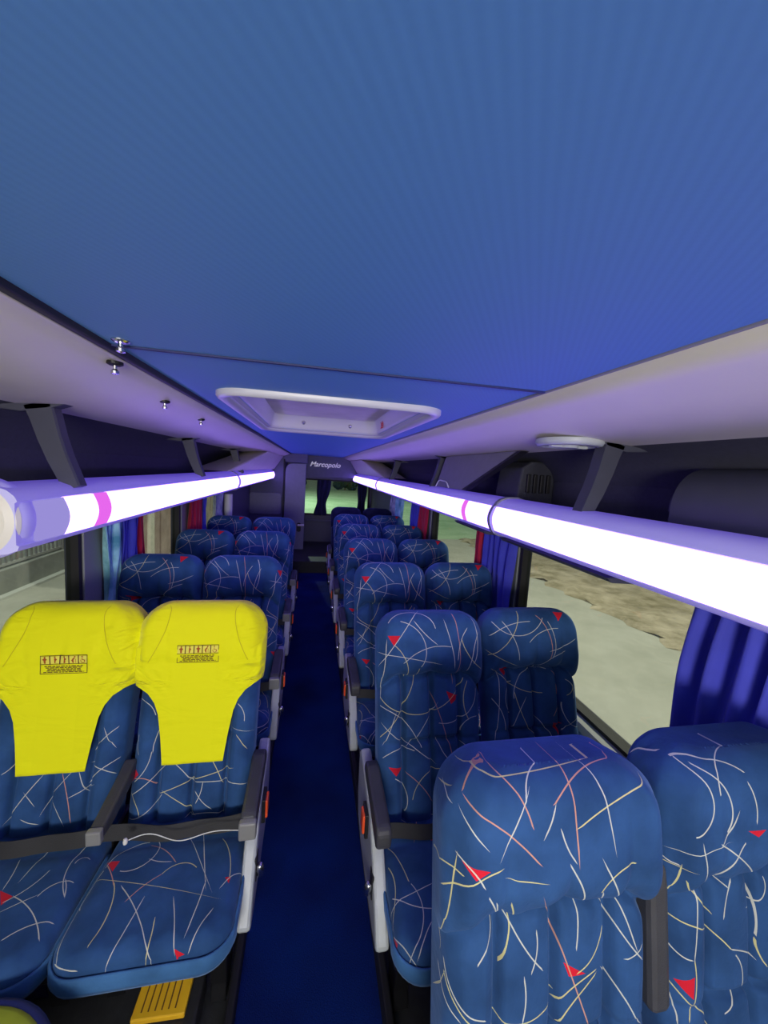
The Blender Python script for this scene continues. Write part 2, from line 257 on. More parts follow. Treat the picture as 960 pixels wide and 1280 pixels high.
def glass_mat():
    m = bpy.data.materials.new('window_glass'); m.use_nodes = True; nt = m.node_tree; nt.nodes.clear()
    t = nt.nodes.new('ShaderNodeBsdfTransparent'); t.inputs[0].default_value = (.86, .90, .87, 1)
    g = nt.nodes.new('ShaderNodeBsdfGlossy'); g.inputs['Roughness'].default_value = .03
    mx = nt.nodes.new('ShaderNodeMixShader'); mx.inputs[0].default_value = .05
    o = nt.nodes.new('ShaderNodeOutputMaterial')
    nt.links.new(t.outputs[0], mx.inputs[1]); nt.links.new(g.outputs[0], mx.inputs[2]); nt.links.new(mx.outputs[0], o.inputs[0]); return m
M['glass'] = glass_mat()

def cloth(name, col, col2=None):
    m, nt, b = new_mat(name); N = nt.nodes
    b.inputs['Roughness'].default_value = .7; b.inputs['Sheen Weight'].default_value = .2; b.inputs['Specular IOR Level'].default_value = .25
    tc = N.new('ShaderNodeTexCoord'); n = N.new('ShaderNodeTexNoise'); n.inputs['Scale'].default_value = 8; n.inputs['Detail'].default_value = 4
    nt.links.new(tc.outputs['Object'], n.inputs['Vector'])
    r = N.new('ShaderNodeValToRGB'); nt.links.new(n.outputs[0], r.inputs[0])
    r.color_ramp.elements[0].position = .35; r.color_ramp.elements[1].position = .65
    r.color_ramp.elements[0].color = (*[v*.85 for v in col], 1); r.color_ramp.elements[1].color = (*(col2 or col), 1)
    nt.links.new(r.outputs[0], b.inputs['Base Color']); return m
M['cur_blue'] = cloth('blue_curtain_cloth', (.06, .07, .55))
M['cur_navy'] = cloth('navy_curtain_cloth', (.012, .014, .06))
M['cur_red'] = cloth('red_curtain_cloth', (.50, .012, .05))
M['cur_cyan'] = cloth('turquoise_curtain_cloth', (.10, .38, .50), (.42, .82, .90))
M['cur_grey'] = cloth('pale_blue_curtain_cloth', (.20, .25, .40), (.55, .60, .70))

# ------------------------------------------------------------------ mesh helpers
def link_mesh(name, verts, faces, m, parent=None, smooth=False, uvs=None, loc=None):
    me = bpy.data.meshes.new(name); me.from_pydata([tuple(v) for v in verts], [], faces); me.update()
    if uvs is not None:
        ul = me.uv_layers.new(name='UVMap')
        li = 0
        for poly in me.polygons:
            for k in poly.loop_indices: ul.data[k].uv = uvs[me.loops[k].vertex_index]
    if smooth: me.polygons.foreach_set('use_smooth', [True]*len(me.polygons))
    me.materials.append(m)
    o = bpy.data.objects.new(name, me); C.objects.link(o)
    if parent: o.parent = parent
    if loc: o.location = loc
    return o

def obj(name, bm, m, parent=None, smooth=False, auto=None):
    bmesh.ops.recalc_face_normals(bm, faces=bm.faces)
    me = bpy.data.meshes.new(name); bm.to_mesh(me); bm.free()
    if smooth: me.polygons.foreach_set('use_smooth', [True]*len(me.polygons))
    me.materials.append(m)
    o = bpy.data.objects.new(name, me); C.objects.link(o)
    if parent: o.parent = parent
    return o

def add_box(bm, x0, x1, y0, y1, z0, z1, bev=0, seg=2, mtx=None):
    t = bmesh.new()
    bmesh.ops.create_cube(t, size=1)
    for v in t.verts:
        v.co = Vector(((x0+x1)/2+v.co.x*(x1-x0), (y0+y1)/2+v.co.y*(y1-y0), (z0+z1)/2+v.co.z*(z1-z0)))
    if bev: bmesh.ops.bevel(t, geom=t.edges[:], offset=bev, segments=seg, affect='EDGES', profile=.5)
    if mtx: bmesh.ops.transform(t, matrix=mtx, verts=t.verts)
    tm = bpy.data.meshes.new('t'); t.to_mesh(tm); t.free(); bm.from_mesh(tm); bpy.data.meshes.remove(tm)

def box(name, x0, x1, y0, y1, z0, z1, m, parent=None, bev=0, seg=2, mtx=None):
    bm = bmesh.new(); add_box(bm, x0, x1, y0, y1, z0, z1, bev, seg, mtx); return obj(name, bm, m, parent)

def add_prism(bm, pts, axis, a0, a1, bev=0):
    """polygon pts in the two other axes, extruded along axis"""
    t = bmesh.new()
    def P(p, a): return {'X': (a, p[0], p[1]), 'Y': (p[0], a, p[1]), 'Z': (p[0], p[1], a)}[axis]
    v0 = [t.verts.new(P(p, a0)) for p in pts]; v1 = [t.verts.new(P(p, a1)) for p in pts]
    n = len(pts)
    t.faces.new(v0); t.faces.new(v1[::-1])
    for i in range(n): t.faces.new((v0[i], v0[(i+1) % n], v1[(i+1) % n], v1[i]))
    bmesh.ops.recalc_face_normals(t, faces=t.faces)
    if bev: bmesh.ops.bevel(t, geom=t.edges[:], offset=bev, segments=2, affect='EDGES', profile=.5)
    tm = bpy.data.meshes.new('t'); t.to_mesh(tm); t.free(); bm.from_mesh(tm); bpy.data.meshes.remove(tm)

def prism(name, pts, axis, a0, a1, m, parent=None, bev=0):
    bm = bmesh.new(); add_prism(bm, pts, axis, a0, a1, bev); return obj(name, bm, m, parent)

def add_sweep(bm, path, prof, up=(0, 1, 0)):
    """sweep a closed profile (a,b) along a 3D path; a runs along `up`, b across"""
    up = Vector(up); rings = []
    P = [Vector(p) for p in path]
    for i, p in enumerate(P):
        d = (P[min(i+1, len(P)-1)]-P[max(i-1, 0)]).normalized()
        side = d.cross(up).normalized(); u2 = side.cross(d).normalized()
        sc = prof(i/(len(P)-1)) if callable(prof) else prof
        rings.append([bm.verts.new(p+u2*a+side*b) for a, b in sc])
    n = len(rings[0])
    for r0, r1 in zip(rings, rings[1:]):
        for k in range(n): bm.faces.new((r0[k], r0[(k+1) % n], r1[(k+1) % n], r1[k]))
    bm.faces.new(rings[0]); bm.faces.new(rings[-1][::-1])

def circ(r, n=12): return [(r*math.cos(2*PI*k/n), r*math.sin(2*PI*k/n)) for k in range(n)]

def add_lathe(bm, prof, n=24, mtx=None):
    """revolve (r,z) profile about Z"""
    t = bmesh.new(); rings = []
    for r, z in prof:
        if r < 1e-5: rings.append([t.verts.new((0, 0, z))])
        else: rings.append([t.verts.new((r*math.cos(2*PI*k/n), r*math.sin(2*PI*k/n), z)) for k in range(n)])
    for a, b in zip(rings, rings[1:]):
        for k in range(n):
            k2 = (k+1) % n
            if len(a) == 1 and len(b) == 1: continue
            if len(a) == 1: t.faces.new((a[0], b[k], b[k2]))
            elif len(b) == 1: t.faces.new((a[k], a[k2], b[0]))
            else: t.faces.new((a[k], a[k2], b[k2], b[k]))
    if mtx: bmesh.ops.transform(t, matrix=mtx, verts=t.verts)
    bmesh.ops.recalc_face_normals(t, faces=t.faces)
    tm = bpy.data.meshes.new('t'); t.to_mesh(tm); t.free(); bm.from_mesh(tm); bpy.data.meshes.remove(tm)

def rrect(w, h, r, n=6, cx=0, cy=0):
    pts = []
    for sx, sy, a0 in ((1, 1, 0), (-1, 1, 90), (-1, -1, 180), (1, -1, 270)):
        for k in range(n+1):
            a = R(a0+90*k/n); pts.append((cx+sx*(w/2-r)+r*math.cos(a), cy+sy*(h/2-r)+r*math.sin(a)))
    return pts

def soften(o, deg=35):
    me = o.data; me.polygons.foreach_set('use_smooth', [True]*len(me.polygons)); me.set_sharp_from_angle(angle=R(deg)); return o
def tag(o, label, cat, group=None):
    o['label'] = label; o['category'] = cat
    if group: o['group'] = group
    return o
def empty(name, loc=(0, 0, 0)):
    o = bpy.data.objects.new(name, None); C.objects.link(o); o.location = loc; o.empty_display_size = .1; return o
def struct(o): o['kind'] = 'structure'; return o

# ------------------------------------------------------------------ bus shell
XL, XR = -1.20, 1.17         # inner wall faces
YF, YB = -1.70, 8.0          # front bulkhead, rear wall
CL, CR, CZ = -.49, .476, 1.97

# floor: black vinyl each side with a carpet runner let in along the aisle
bm = bmesh.new(); add_box(bm, XL-.05, XR+.05, YF, YB, -.08, -.006)
fl = struct(obj('floor', bm, M['vinyl']))
rn = tag(box('aisle_carpet', -.262, .214, YF+.05, 6.25, -.006, .004, M['carpet'], bev=.002), 'deep blue carpet runner along the aisle between the seats', 'carpet')
struct(box('trim_1', .206, .232, YF+.05, 6.25, -.006, .075, M['rubber'], bev=.006))
struct(box('trim_2', -.28, -.254, YF+.05, 6.25, -.006, .075, M['rubber'], bev=.006))
# step up to the rear platform
bm = bmesh.new(); add_box(bm, -.60, XR, 6.25, YB, -.006, .20, .01)
struct(obj('floor_step', bm, M['vinyl']))

# ceiling: front panel, rear panel with the hatch opening, edge gaskets
SEAM = .885
HX0, HX1, HY0, HY1 = -.34, .30, 1.30, 2.40
bm = bmesh.new()
add_box(bm, CL, CR, YF, SEAM-.003, CZ, CZ+.02, .003)
def rect_ring(bm, x0, x1, y0, y1, a0, a1, b0, b1, z0, z1):
    add_box(bm, x0, x1, y0, b0, z0, z1); add_box(bm, x0, x1, b1, y1, z0, z1)
    add_box(bm, x0, a0, b0, b1, z0, z1); add_box(bm, a1, x1, b0, b1, z0, z1)
rect_ring(bm, CL, CR, SEAM+.003, YB, HX0, HX1, HY0, HY1, CZ+.003, CZ+.02)
struct(obj('ceiling', bm, M['ceiling']))
struct(box('ceiling_backing', CL-.1, CR+.1, SEAM-.05, SEAM+.05, CZ+.021, CZ+.04, M['rubber']))
struct(box('trim_17', CL, CR, SEAM-.004, SEAM+.004, CZ-.0035, CZ+.004, M['rimblue'], bev=.001))
struct(box('trim_3', CL-.014, CL+.002, YF, YB, CZ-.012, CZ+.01, M['rubber'], bev=.003))
struct(box('trim_4', CR-.001, CR+.005, YF, YB, CZ-.004, CZ+.01, M['joint'], bev=.002))
# curved side panels between the ceiling and the racks
def side_profile(sgn):
    e = CR+.004 if sgn > 0 else -CL+.012
    return [(sgn*x, z) for x, z in ((e, 1.966), (.55, 1.945), (.62, 1.918), (.70, 1.900), (.78, 1.892), (.88, 1.886), (.94, 1.882), (.98, 1.876), (1.06, 1.85), (1.12, 1.80), (1.16, 1.72), (1.19, 1.60))]
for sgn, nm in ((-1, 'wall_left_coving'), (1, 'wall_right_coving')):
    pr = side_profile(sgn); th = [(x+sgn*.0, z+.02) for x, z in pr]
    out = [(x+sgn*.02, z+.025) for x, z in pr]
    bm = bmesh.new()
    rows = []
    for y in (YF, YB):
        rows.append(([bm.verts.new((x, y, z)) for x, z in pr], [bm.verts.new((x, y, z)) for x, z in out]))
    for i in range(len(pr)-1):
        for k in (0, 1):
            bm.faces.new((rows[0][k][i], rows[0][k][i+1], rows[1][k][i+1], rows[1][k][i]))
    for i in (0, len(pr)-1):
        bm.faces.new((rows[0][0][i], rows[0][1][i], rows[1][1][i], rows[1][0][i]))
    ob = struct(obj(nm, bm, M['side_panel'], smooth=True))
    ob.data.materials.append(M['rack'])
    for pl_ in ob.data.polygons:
        if abs(pl_.center.x) > .93: pl_.material_index = 1  # dark rack lining here also carries the coving's soft shadow in its colour
# body shell closing off above the ceiling so no outside light leaks in
struct(box('ceiling_roof_shell', -1.28, 1.26, YF-.05, YB+.05, 2.14, 2.18, M['rubber']))

# side walls with window openings
def side_wall(nm, x0, x1, opens):
    bm = bmesh.new()
    add_box(bm, x0, x1, YF, YB, -.08, .70)
    add_box(bm, x0, x1, YF, YB, 1.52, 2.14)
    y = YF
    for a, b in opens:
        add_box(bm, x0, x1, y, a, .70, 1.52); y = b
    add_box(bm, x0, x1, y, YB, .70, 1.52)
    return struct(obj(nm, bm, M['wall']))
OR = [(.10, 2.055), (2.42, 3.80), (4.45, 5.45)]
OL = [(.10, 2.09), (2.62, 3.52), (4.12, 5.05)]
side_wall('wall_right', XR, XR+.07, OR); side_wall('wall_left', XL-.07, XL, OL)
wn = 0
for xs, opens, xg in ((1, OR, XR+.03), (-1, OL, XL-.03)):
    for a, b in opens:
        wn += 1
        bm = bmesh.new()
        xa, xb = (XR-.004, XR+.05) if xs > 0 else (XL-.05, XL+.004)
        rr = .028
        add_box(bm, xa, xb, a-.004, a+.022, .70, 1.52); add_box(bm, xa, xb, b-.022, b+.004, .70, 1.52)
        add_box(bm, xa, xb, a, b, .695, .712); add_box(bm, xa, xb, a, b, 1.50, 1.525)
        w = struct(obj('window_%d' % wn, bm, M['rubber']))
        g = box('glass', xg-.002, xg+.002, a+.005, b-.005, .705, 1.51, M['glass'], w)
# pale sill ledges along the right wall
bm = bmesh.new(); add_prism(bm, [(XR+.002, .60), (XR-.045, .60), (XR-.05, .66), (XR-.035, .685), (XR+.002, .697)], 'Y', YF, 5.9)
struct(obj('trim_5', bm, M['sill']))
bm = bmesh.new(); add_prism(bm, [(XL-.002, .60), (XL+.045, .60), (XL+.05, .66), (XL+.035, .685), (XL-.002, .697)], 'Y', YF, 5.9)
struct(obj('trim_6', bm, M['sill']))
# pillar faces beside the windows
for k, (xa, xb, a, b) in enumerate(((XL, XL+.012, 2.10, 2.60), (XL, XL+.012, 3.54, 4.10), (XR-.012, XR, 2.07, 2.40), (XR-.012, XR, 3.82, 4.43))):
    struct(box('trim_%d' % (7+k), xa, xb, a, b, .70, 1.50, M['pillar'], bev=.004))

# front bulkhead behind the viewer, with the cab lamp
struct(box('wall_front', XL-.05, XR+.05, YF-.05, YF, -.08, 2.14, M['side_panel']))

# rear wall with window opening
WX0, WX1, WZ0, WZ1 = -.42, 1.10, .77, 1.50
bm = bmesh.new()
add_box(bm, XL-.05, XR+.05, YB, YB+.06, -.08, WZ0); add_box(bm, XL-.05, XR+.05, YB, YB+.06, WZ1, 2.14)
add_box(bm, XL-.05, WX0, YB, YB+.06, WZ0, WZ1); add_box(bm, WX1, XR+.05, YB, YB+.06, WZ0, WZ1)
add_box(bm, XL, XR, YB-.03, YB, .62, .66, .008)
struct(obj('wall_back', bm, M['wall']))
bm = bmesh.new()
for x0, x1, z0, z1 in ((WX0, WX1, WZ0-.01, WZ0+.02), (WX0, WX1, WZ1-.02, WZ1+.01), (WX0-.01, WX0+.02, WZ0, WZ1), (WX1-.02, WX1+.01, WZ0, WZ1)):
    add_box(bm, x0, x1, YB-.006, YB+.05, z0, z1, .004)
w = struct(obj('window_7', bm, M['rubber']))
box('glass', WX0+.005, WX1-.005, YB+.03, YB+.034, WZ0+.005, WZ1-.005, M['glass'], w)
# header over the rear window carrying the builder's script
hd = struct(prism('trim_11', [(-.30, 1.52), (.76, 1.575), (.80, 1.66), (.80, 2.0), (-.30, 2.0)], 'Y', YB-.32, YB-.06, M['rear'], bev=.012))
cu_ = bpy.data.curves.new('t', 'FONT'); cu_.body = 'Marcopolo'; cu_.size = .135; cu_.shear = .35; cu_.extrude = .002; cu_.align_x = 'CENTER'; cu_.offset = .0015
to = bpy.data.objects.new('t', cu_); C.objects.link(to)
bpy.context.view_layer.update()
me = bpy.data.meshes.new_from_object(to.evaluated_get(bpy.context.evaluated_depsgraph_get()))
bpy.data.objects.remove(to)
me.transform(Matrix.Translation((.14, YB-.3235, 1.765)) @ Matrix.Rotation(R(90), 4, 'X'))
me.materials.clear(); me.materials.append(M['silver'])
lt = bpy.data.objects.new('lettering', me); C.objects.link(lt); lt.parent = hd; lt['label'] = 'silver slanted Marcopolo lettering'

# rear cabin (left) : front wall, raised panel, corner door
CY = 7.2
bm = bmesh.new(); add_box(bm, XL, -.60, CY, CY+.05, -.006, 2.0, .01); add_box(bm, -.62, -.60, CY, YB, -.006, 2.0)
struct(obj('wall_cabin', bm, M['rear']))
rp = struct(prism('trim_12', rrect(.56, .40, .05, cx=-.92, cy=1.04), 'Y', CY-.03, CY+.002, M['door'], bev=.012))
struct(prism('trim_13', rrect(.04, .26, .018, cx=-.655, cy=1.04), 'Y', CY-.014, CY+.002, M['rubber'], bev=.004))
dr = struct(prism('door_1', [(-.585, .01), (-.215, .01), (-.215, 1.80), (-.45, 1.80), (-.51, 1.785), (-.555, 1.75), (-.58, 1.69), (-.585, 1.62)], 'Y', CY-.02, CY+.03, M['door'], bev=.008))
bm = bmesh.new(); add_prism(bm, rrect(.075, .17, .03, cx=-.31, cy=.62), 'Y', CY-.035, CY-.02, .004)
es = obj('handle_plate', bm, M['black'], dr)
bm = bmesh.new(); add_sweep(bm, [(-.32, CY-.03, .66), (-.32, CY-.065, .66), (-.29, CY-.075, .662), (-.215, CY-.075, .665)], circ(.018, 10), up=(0, 0, 1))
obj('door_handle', bm, M['white'], dr)
# door jamb
struct(box('trim_14', -.62, -.592, CY-.03, CY+.05, 0, 1.86, M['rubber'], bev=.004))
struct(box('trim_15', -.62, -.19, CY-.01, CY+.05, 1.81, 2.0, M['rear'], bev=.01))
# right rear corner boxing
struct(box('trim_16', XR-.03, XR, 5.55, YB, .70, 1.55, M['wall'], bev=.01))

# ------------------------------------------------------------------ roof hatch
ht = empty('roof_hatch', (-.02, 1.85, CZ)); tag(ht, 'white framed roof hatch set in the blue ceiling', 'hatch')
def ring_loft(bm, loops, cap_last=False):
    vs = [[bm.verts.new(p) for p in l] for l in loops]; n = len(vs[0])
    for a, b in zip(vs, vs[1:]):
        for k in range(n): bm.faces.new((a[k], a[(k+1) % n], b[(k+1) % n], b[k]))
    if cap_last: bm.faces.new(vs[-1])
def RR(w, h, r, z): return [(x, y, z) for x, y in rrect(w, h, r, 8)]
bm = bmesh.new()
ring_loft(bm, [RR(.76, 1.22, .11, .004), RR(.76, 1.22, .11, -.010), RR(.748, 1.208, .105, -.018), RR(.73, 1.19, .10, -.019), RR(.70, 1.16, .09, -.016), RR(.68, 1.14, .085, -.008), RR(.672, 1.132, .08, .004)])
obj('frame', bm, M['housing'], ht, smooth=True)
bm = bmesh.new()
ring_loft(bm, [RR(.69, 1.15, .085, -.006), RR(.662, 1.122, .08, -.002), RR(.64, 1.10, .07, .004), RR(.634, 1.094, .07, .018), RR(.60, 1.05, .06, .075), RR(.585, 1.03, .05, .082)])
ring = obj('inner_frame', bm, M['housing'], ht, smooth=True)
bm = bmesh.new(); add_box(bm, -.30, .30, -.54, .54, .079, .095, .01); obj('lid', bm, M['cream'], ht)
for x in (-.13, .15):
    bm = bmesh.new(); add_lathe(bm, [(0, 0), (.012, 0), (.012, .01), (.006, .016), (0, .016)], 12, Matrix.Translation((x, .542, .04)) @ Matrix.Rotation(R(60), 4, 'X'))
    obj('knob', bm, M['chrome'], ht)
bm = bmesh.new()
for j in range(4):
    x = 0
    random.seed(j)
    while x < .07:
        wd = random.uniform(.007, .02); add_box(bm, .2955-.0*j, .2985, .14+x, .14+x+wd, .020+j*.011, .027+j*.011); x += wd+.004
st = obj('instruction_sticker', bm, M['red_print'], ht); st['label'] = 'small red instruction sticker inside the hatch'
st.location = (.010, .12, .0)

# ------------------------------------------------------------------ luggage racks
def bracket(y, sgn, parent):
    path = [(sgn*.885, y, 1.888), (sgn*.872, y, 1.845), (sgn*.858, y, 1.79), (sgn*.838, y, 1.73), (sgn*.815, y, 1.675), (sgn*.80, y, 1.64)]
    # resample smooth
    bm = bmesh.new()
    def pr(t):
        w = .023; d = .034-.014*t
        return [(w, d), (w-.006, d+.004), (-w+.006, d+.004), (-w, d), (-w, -d), (w, -d)]
    add_sweep(bm, path, pr)
    add_prism(bm, [(sgn*.80, 1.894), (sgn*.86, 1.872), (sgn*.93, 1.86), (sgn*1.04, 1.868), (sgn*1.06, 1.88), (sgn*.95, 1.886)], 'Y', y-.023, y+.023, .004)
    return obj('bracket', bm, M['bracket'], parent)
racks = {}
for sgn, nm, y0, y1, ys in ((-1, 'left', 1.12, 7.15, (1.33, 2.68, 4.1)), (1, 'right', .18, 7.9, (1.12, 2.76, 4.35))):
    rk = empty('luggage_rack', (0, 0, 0)); racks[sgn] = rk
    tag(rk, 'dark overhead luggage rack above the %s windows' % nm, 'luggage rack')
    bm = bmesh.new()
    add_prism(bm, [(sgn*.90, 1.505), (sgn*.93, 1.57), (sgn*1.0, 1.60), (sgn*1.165, 1.615), (sgn*1.165, 1.54), (sgn*1.02, 1.50)], 'Y', y0+.02, y1, .004)
    obj('shelf', bm, M['rack'], rk)
    bm = bmesh.new(); add_box(bm, *(sorted((sgn*1.145, sgn*1.165))), y0+.02, y1, 1.60, 1.76, .004); obj('back_panel', bm, M['rack'], rk)
    for y in ys: bracket(y, sgn, rk)

# ------------------------------------------------------------------ LED light bars
def bar_profile(sgn):
    xi = .78 if sgn < 0 else .74
    h = [(.000, 1.623), (.006, 1.636), (.022, 1.650), (.05, 1.660), (.10, 1.662), (.15, 1.648), (.175, 1.61), (.178, 1.56), (.165, 1.51), (.13, 1.492), (.07, 1.488), (.025, 1.493), (.004, 1.502), (.0, 1.513), (.006, 1.516), (.006, 1.619)]
    return [(sgn*(xi+d), z) for d, z in h], xi
def lens_profile(sgn, xi):
    pts = [(sgn*(xi+.008), 1.516)]
    for k in range(9):
        t = k/8; z = 1.514+.107*t; pts.append((sgn*(xi-.002-.016*math.sin(PI*t)), z))
    pts.append((sgn*(xi+.008), 1.619)); return pts
def light_bar(sgn, y0, y1, joints, pinks, label):
    hp, xi = bar_profile(sgn); lp = lens_profile(sgn, xi)
    t = empty('led_light_bar', (sgn*(xi+.09), y0, 1.57)); tag(t, label, 'light')
    ofs = Vector(t.location)
    def place(o): o.data.transform(Matrix.Translation(-ofs)); return o
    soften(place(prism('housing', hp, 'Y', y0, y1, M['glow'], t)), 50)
    cuts = [y0] + sorted(joints) + [y1]
    segs = []
    start = y0+.0
    marks = sorted([(j, 'joint') for j in joints]+[(p, 'pink') for p in pinks])
    y = start
    if sgn < 0:
        place(prism('lens_end', lp, 'Y', y0+.06, y0+.17, M['lens_end_glow'], t)); y = y0+.17
    for p, kind in marks:
        w = .012 if kind == 'joint' else (.04 if sgn < 0 else .028)
        place(prism('lens', lp, 'Y', y, p-w, M['led'], t))
        if kind == 'joint':
            jr = []
            cx, cz = sgn*(xi+.085), 1.567
            big = [(cx+(x-cx)*1.06, cz+(z-cz)*1.07) for x, z in hp[:14]]
            face = [(cx+(x-cx)*1.1-sgn*.003, cz+(z-cz)*1.03) for x, z in lp[1:-1]]
            ring = [q for q in big[:13]] + face
            place(prism('joint_ring', ring, 'Y', p-w, p+w, M['joint'], t))
        else: place(prism('lens_band', lp, 'Y', p-w, p+w, M['led_pink'], t))
        y = p+w
    place(prism('lens', lp, 'Y', y, y1-.02, M['led'], t))
    return t, place, xi
tl, pl, xi = light_bar(-1, 1.06, 7.12, [3.78], [1.42], 'lit LED light bar along the left rack with round cream end cap')
bm = bmesh.new()
mt = Matrix.Translation((-.880, 1.065, 1.574)) @ Matrix.Rotation(R(-90), 4, 'X')
add_lathe(bm, [(.0, .0), (.085, .0), (.098, .004), (.104, .014), (.105, .03), (.105, .045), (.102, .055), (.10, .058), (0, .058)], 40, mt)
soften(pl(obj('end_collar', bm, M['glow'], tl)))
bm = bmesh.new(); add_lathe(bm, [(0, -.012), (.075, -.010), (.096, -.004), (.101, .006), (0, .006)], 40, mt); pl(obj('end_cap', bm, M['cap'], tl))
bm = bmesh.new(); add_lathe(bm, [(0, 0), (.02, 0), (.018, -.012), (0, -.014)], 16, Matrix.Translation((-.85, 1.27, 1.492))); pl(obj('catch', bm, M['black'], tl))
tr, pr_, xi = light_bar(1, .22, 7.85, [1.60, 4.85], [1.93], 'lit LED light bar along the right rack with grey joint ring')
bm = bmesh.new(); add_prism(bm, [(.78, 1.478), (.80, 1.462), (.95, 1.455), (1.0, 1.47), (1.0, 1.49)], 'Y', .95, 1.62, .004); pr_(obj('service_panel', bm, M['bracket'], tr))
bm = bmesh.new(); add_prism(bm, [(.78, 1.478), (.80, 1.462), (.95, 1.455), (1.0, 1.47), (1.0, 1.49)], 'Y', 1.78, 2.2, .004); pr_(obj('service_panel', bm, M['bracket'], tr))

# rack cover panels and housings
def cover_panel(nm, sgn, yb, yt, yend, label, m, xt=.86, xb=.80):
    """flat closing panel of the rack: slanted front edge from (yb at the bar) to (yt at the coving)"""
    bm = bmesh.new()
    th = .03
    q = [(sgn*xb, yb, 1.666), (sgn*xt, yt, 1.884), (sgn*xt, yend, 1.884), (sgn*xb, yend, 1.666)]
    v0 = [bm.verts.new(p) for p in q]; v1 = [bm.verts.new((p[0]+sgn*th, p[1], p[2])) for p in q]
    bm.faces.new(v0); bm.faces.new(v1[::-1])
    for i in range(4): bm.faces.new((v0[i], v0[(i+1) % 4], v1[(i+1) % 4], v1[i]))
    bmesh.ops.recalc_face_normals(bm, faces=bm.faces)
    bmesh.ops.bevel(bm, geom=bm.edges[:], offset=.006, segments=2, affect='EDGES')
    return tag(obj(nm, bm, m), label, 'panel')
cp = cover_panel('rack_cover_panel', 1, 2.16, 1.66, 2.66, 'grey slant-ended cover panel closing the right rack beyond the first bracket', M['cover_panel'])
bm = bmesh.new()
q = [(.83, 2.15, 1.672), (.888, 1.65, 1.878)]
v = [bm.verts.new(p) for p in ((.80, 2.13, 1.67), (.86, 1.635, 1.882), (.90, 1.635, 1.882), (.84, 2.13, 1.67), (.80, 2.17, 1.67), (.86, 1.675, 1.882), (.90, 1.675, 1.882), (.84, 2.17, 1.67))]
for f in ((0, 1, 2, 3), (4, 5, 6, 7), (0, 1, 5, 4), (3, 2, 6, 7), (0, 3, 7, 4), (1, 2, 6, 5)): bm.faces.new([v[i] for i in f])
obj('edge_gasket', bm, M['rubber'], cp)
cp['label'] = 'grey slant-ended cover panel closing the right rack beyond the first bracket'
# the far closing wedges, sloping from the coving down to the light bar
def wedge(sgn, yb, yt, yend, label):
    bm = bmesh.new()
    A = [(sgn*.80, yb, 1.668), (sgn*.64, yt, 1.905), (sgn*.62, yend, 1.915), (sgn*.78, yend, 1.668)]
    B = [(sgn*1.10, yb, 1.668), (sgn*.98, yt, 1.872), (sgn*.98, yend, 1.872), (sgn*1.10, yend, 1.668)]
    a = [bm.verts.new(p) for p in A]; b = [bm.verts.new(p) for p in B]
    for f in ([a[0], a[1], a[2], a[3]], [b[0], b[3], b[2], b[1]], [a[0], b[0], b[1], a[1]], [a[3], a[2], b[2], b[3]], [a[1], b[1], b[2], a[2]], [a[0], a[3], b[3], b[0]]): bm.faces.new(f)
    bmesh.ops.recalc_face_normals(bm, faces=bm.faces)
    bmesh.ops.bevel(bm, geom=bm.edges[:], offset=.01, segments=2, affect='EDGES')
    return tag(obj('rack_end_housing', bm, M['side_panel']), label, 'housing')
wedge(-1, 3.45, 4.9, 7.15, 'pale wedge-shaped housing closing the far end of the left rack')
wedge(1, 4.75, 5.9, 7.6, 'pale wedge-shaped housing closing the far end of the right rack')
# vent grille block in the right rack
vt = empty('air_vent', (1.06, 1.9, 1.61)); tag(vt, 'dark slotted air vent block inside the right rack', 'vent')
vb = prism('body', [(-.12, .02), (-.06, .0), (.085, .0), (.085, .235), (-.05, .235), (-.10, .20)], 'Y', -.12, .12, M['rack'], vt, .01)
for k in range(4):
    x = -.075+.037*k
    box('slat', x, x+.02, -.135, -.118, .075, .17, M['rubber'], vt, .004)
# rounded box housing in the right rack near the viewer
bm = bmesh.new()
prf = [(1.144, 1.618), (1.144, 1.70), (1.12, 1.765)]+[(1.085-.11*math.sin(R(t)), 1.70+.115*math.cos(R(t))) for t in range(0, 91, 9)]+[(.972, 1.618)]
add_prism(bm, prf, 'Y', .25, 1.02, 0)
bmesh.ops.bevel(bm, geom=[e for e in bm.edges if abs(e.verts[0].co.y-e.verts[1].co.y) < .001 and min(e.verts[0].co.y, 9) > .9], offset=.06, segments=5, affect='EDGES')
tag(soften(obj('duct_housing', bm, M['bracket']), 40), 'rounded dark blue housing on the right rack shelf nearest the viewer', 'housing')

# hooks on the left coving
for i, (x, y, z, lb) in enumerate(((-.52, .965, 1.950, 'small chrome hook on the left grey coving nearest the viewer'), (-.572, 1.40, 1.934, 'small chrome hook on the left grey coving, second one along'), (-.585, 1.86, 1.930, 'small chrome hook on the left grey coving beside the roof hatch'), (-.455, .845, 1.97, 'small chrome stud in the blue ceiling at its left edge'))):
    h = empty('ceiling_hook', (x, y, z)); tag(h, lb, 'hook')
    bm = bmesh.new(); add_lathe(bm, [(0, .004), (.016, .004), (.016, -.002), (.010, -.005), (0, -.005)], 16); obj('base_plate', bm, M['steel'] if i < 3 else M['chrome'], h)
    bm = bmesh.new(); add_lathe(bm, [(.004, -.004), (.004, -.012), (.008, -.016), (.008, -.022), (0, -.024)], 12); obj('stud', bm, M['chrome'], h)
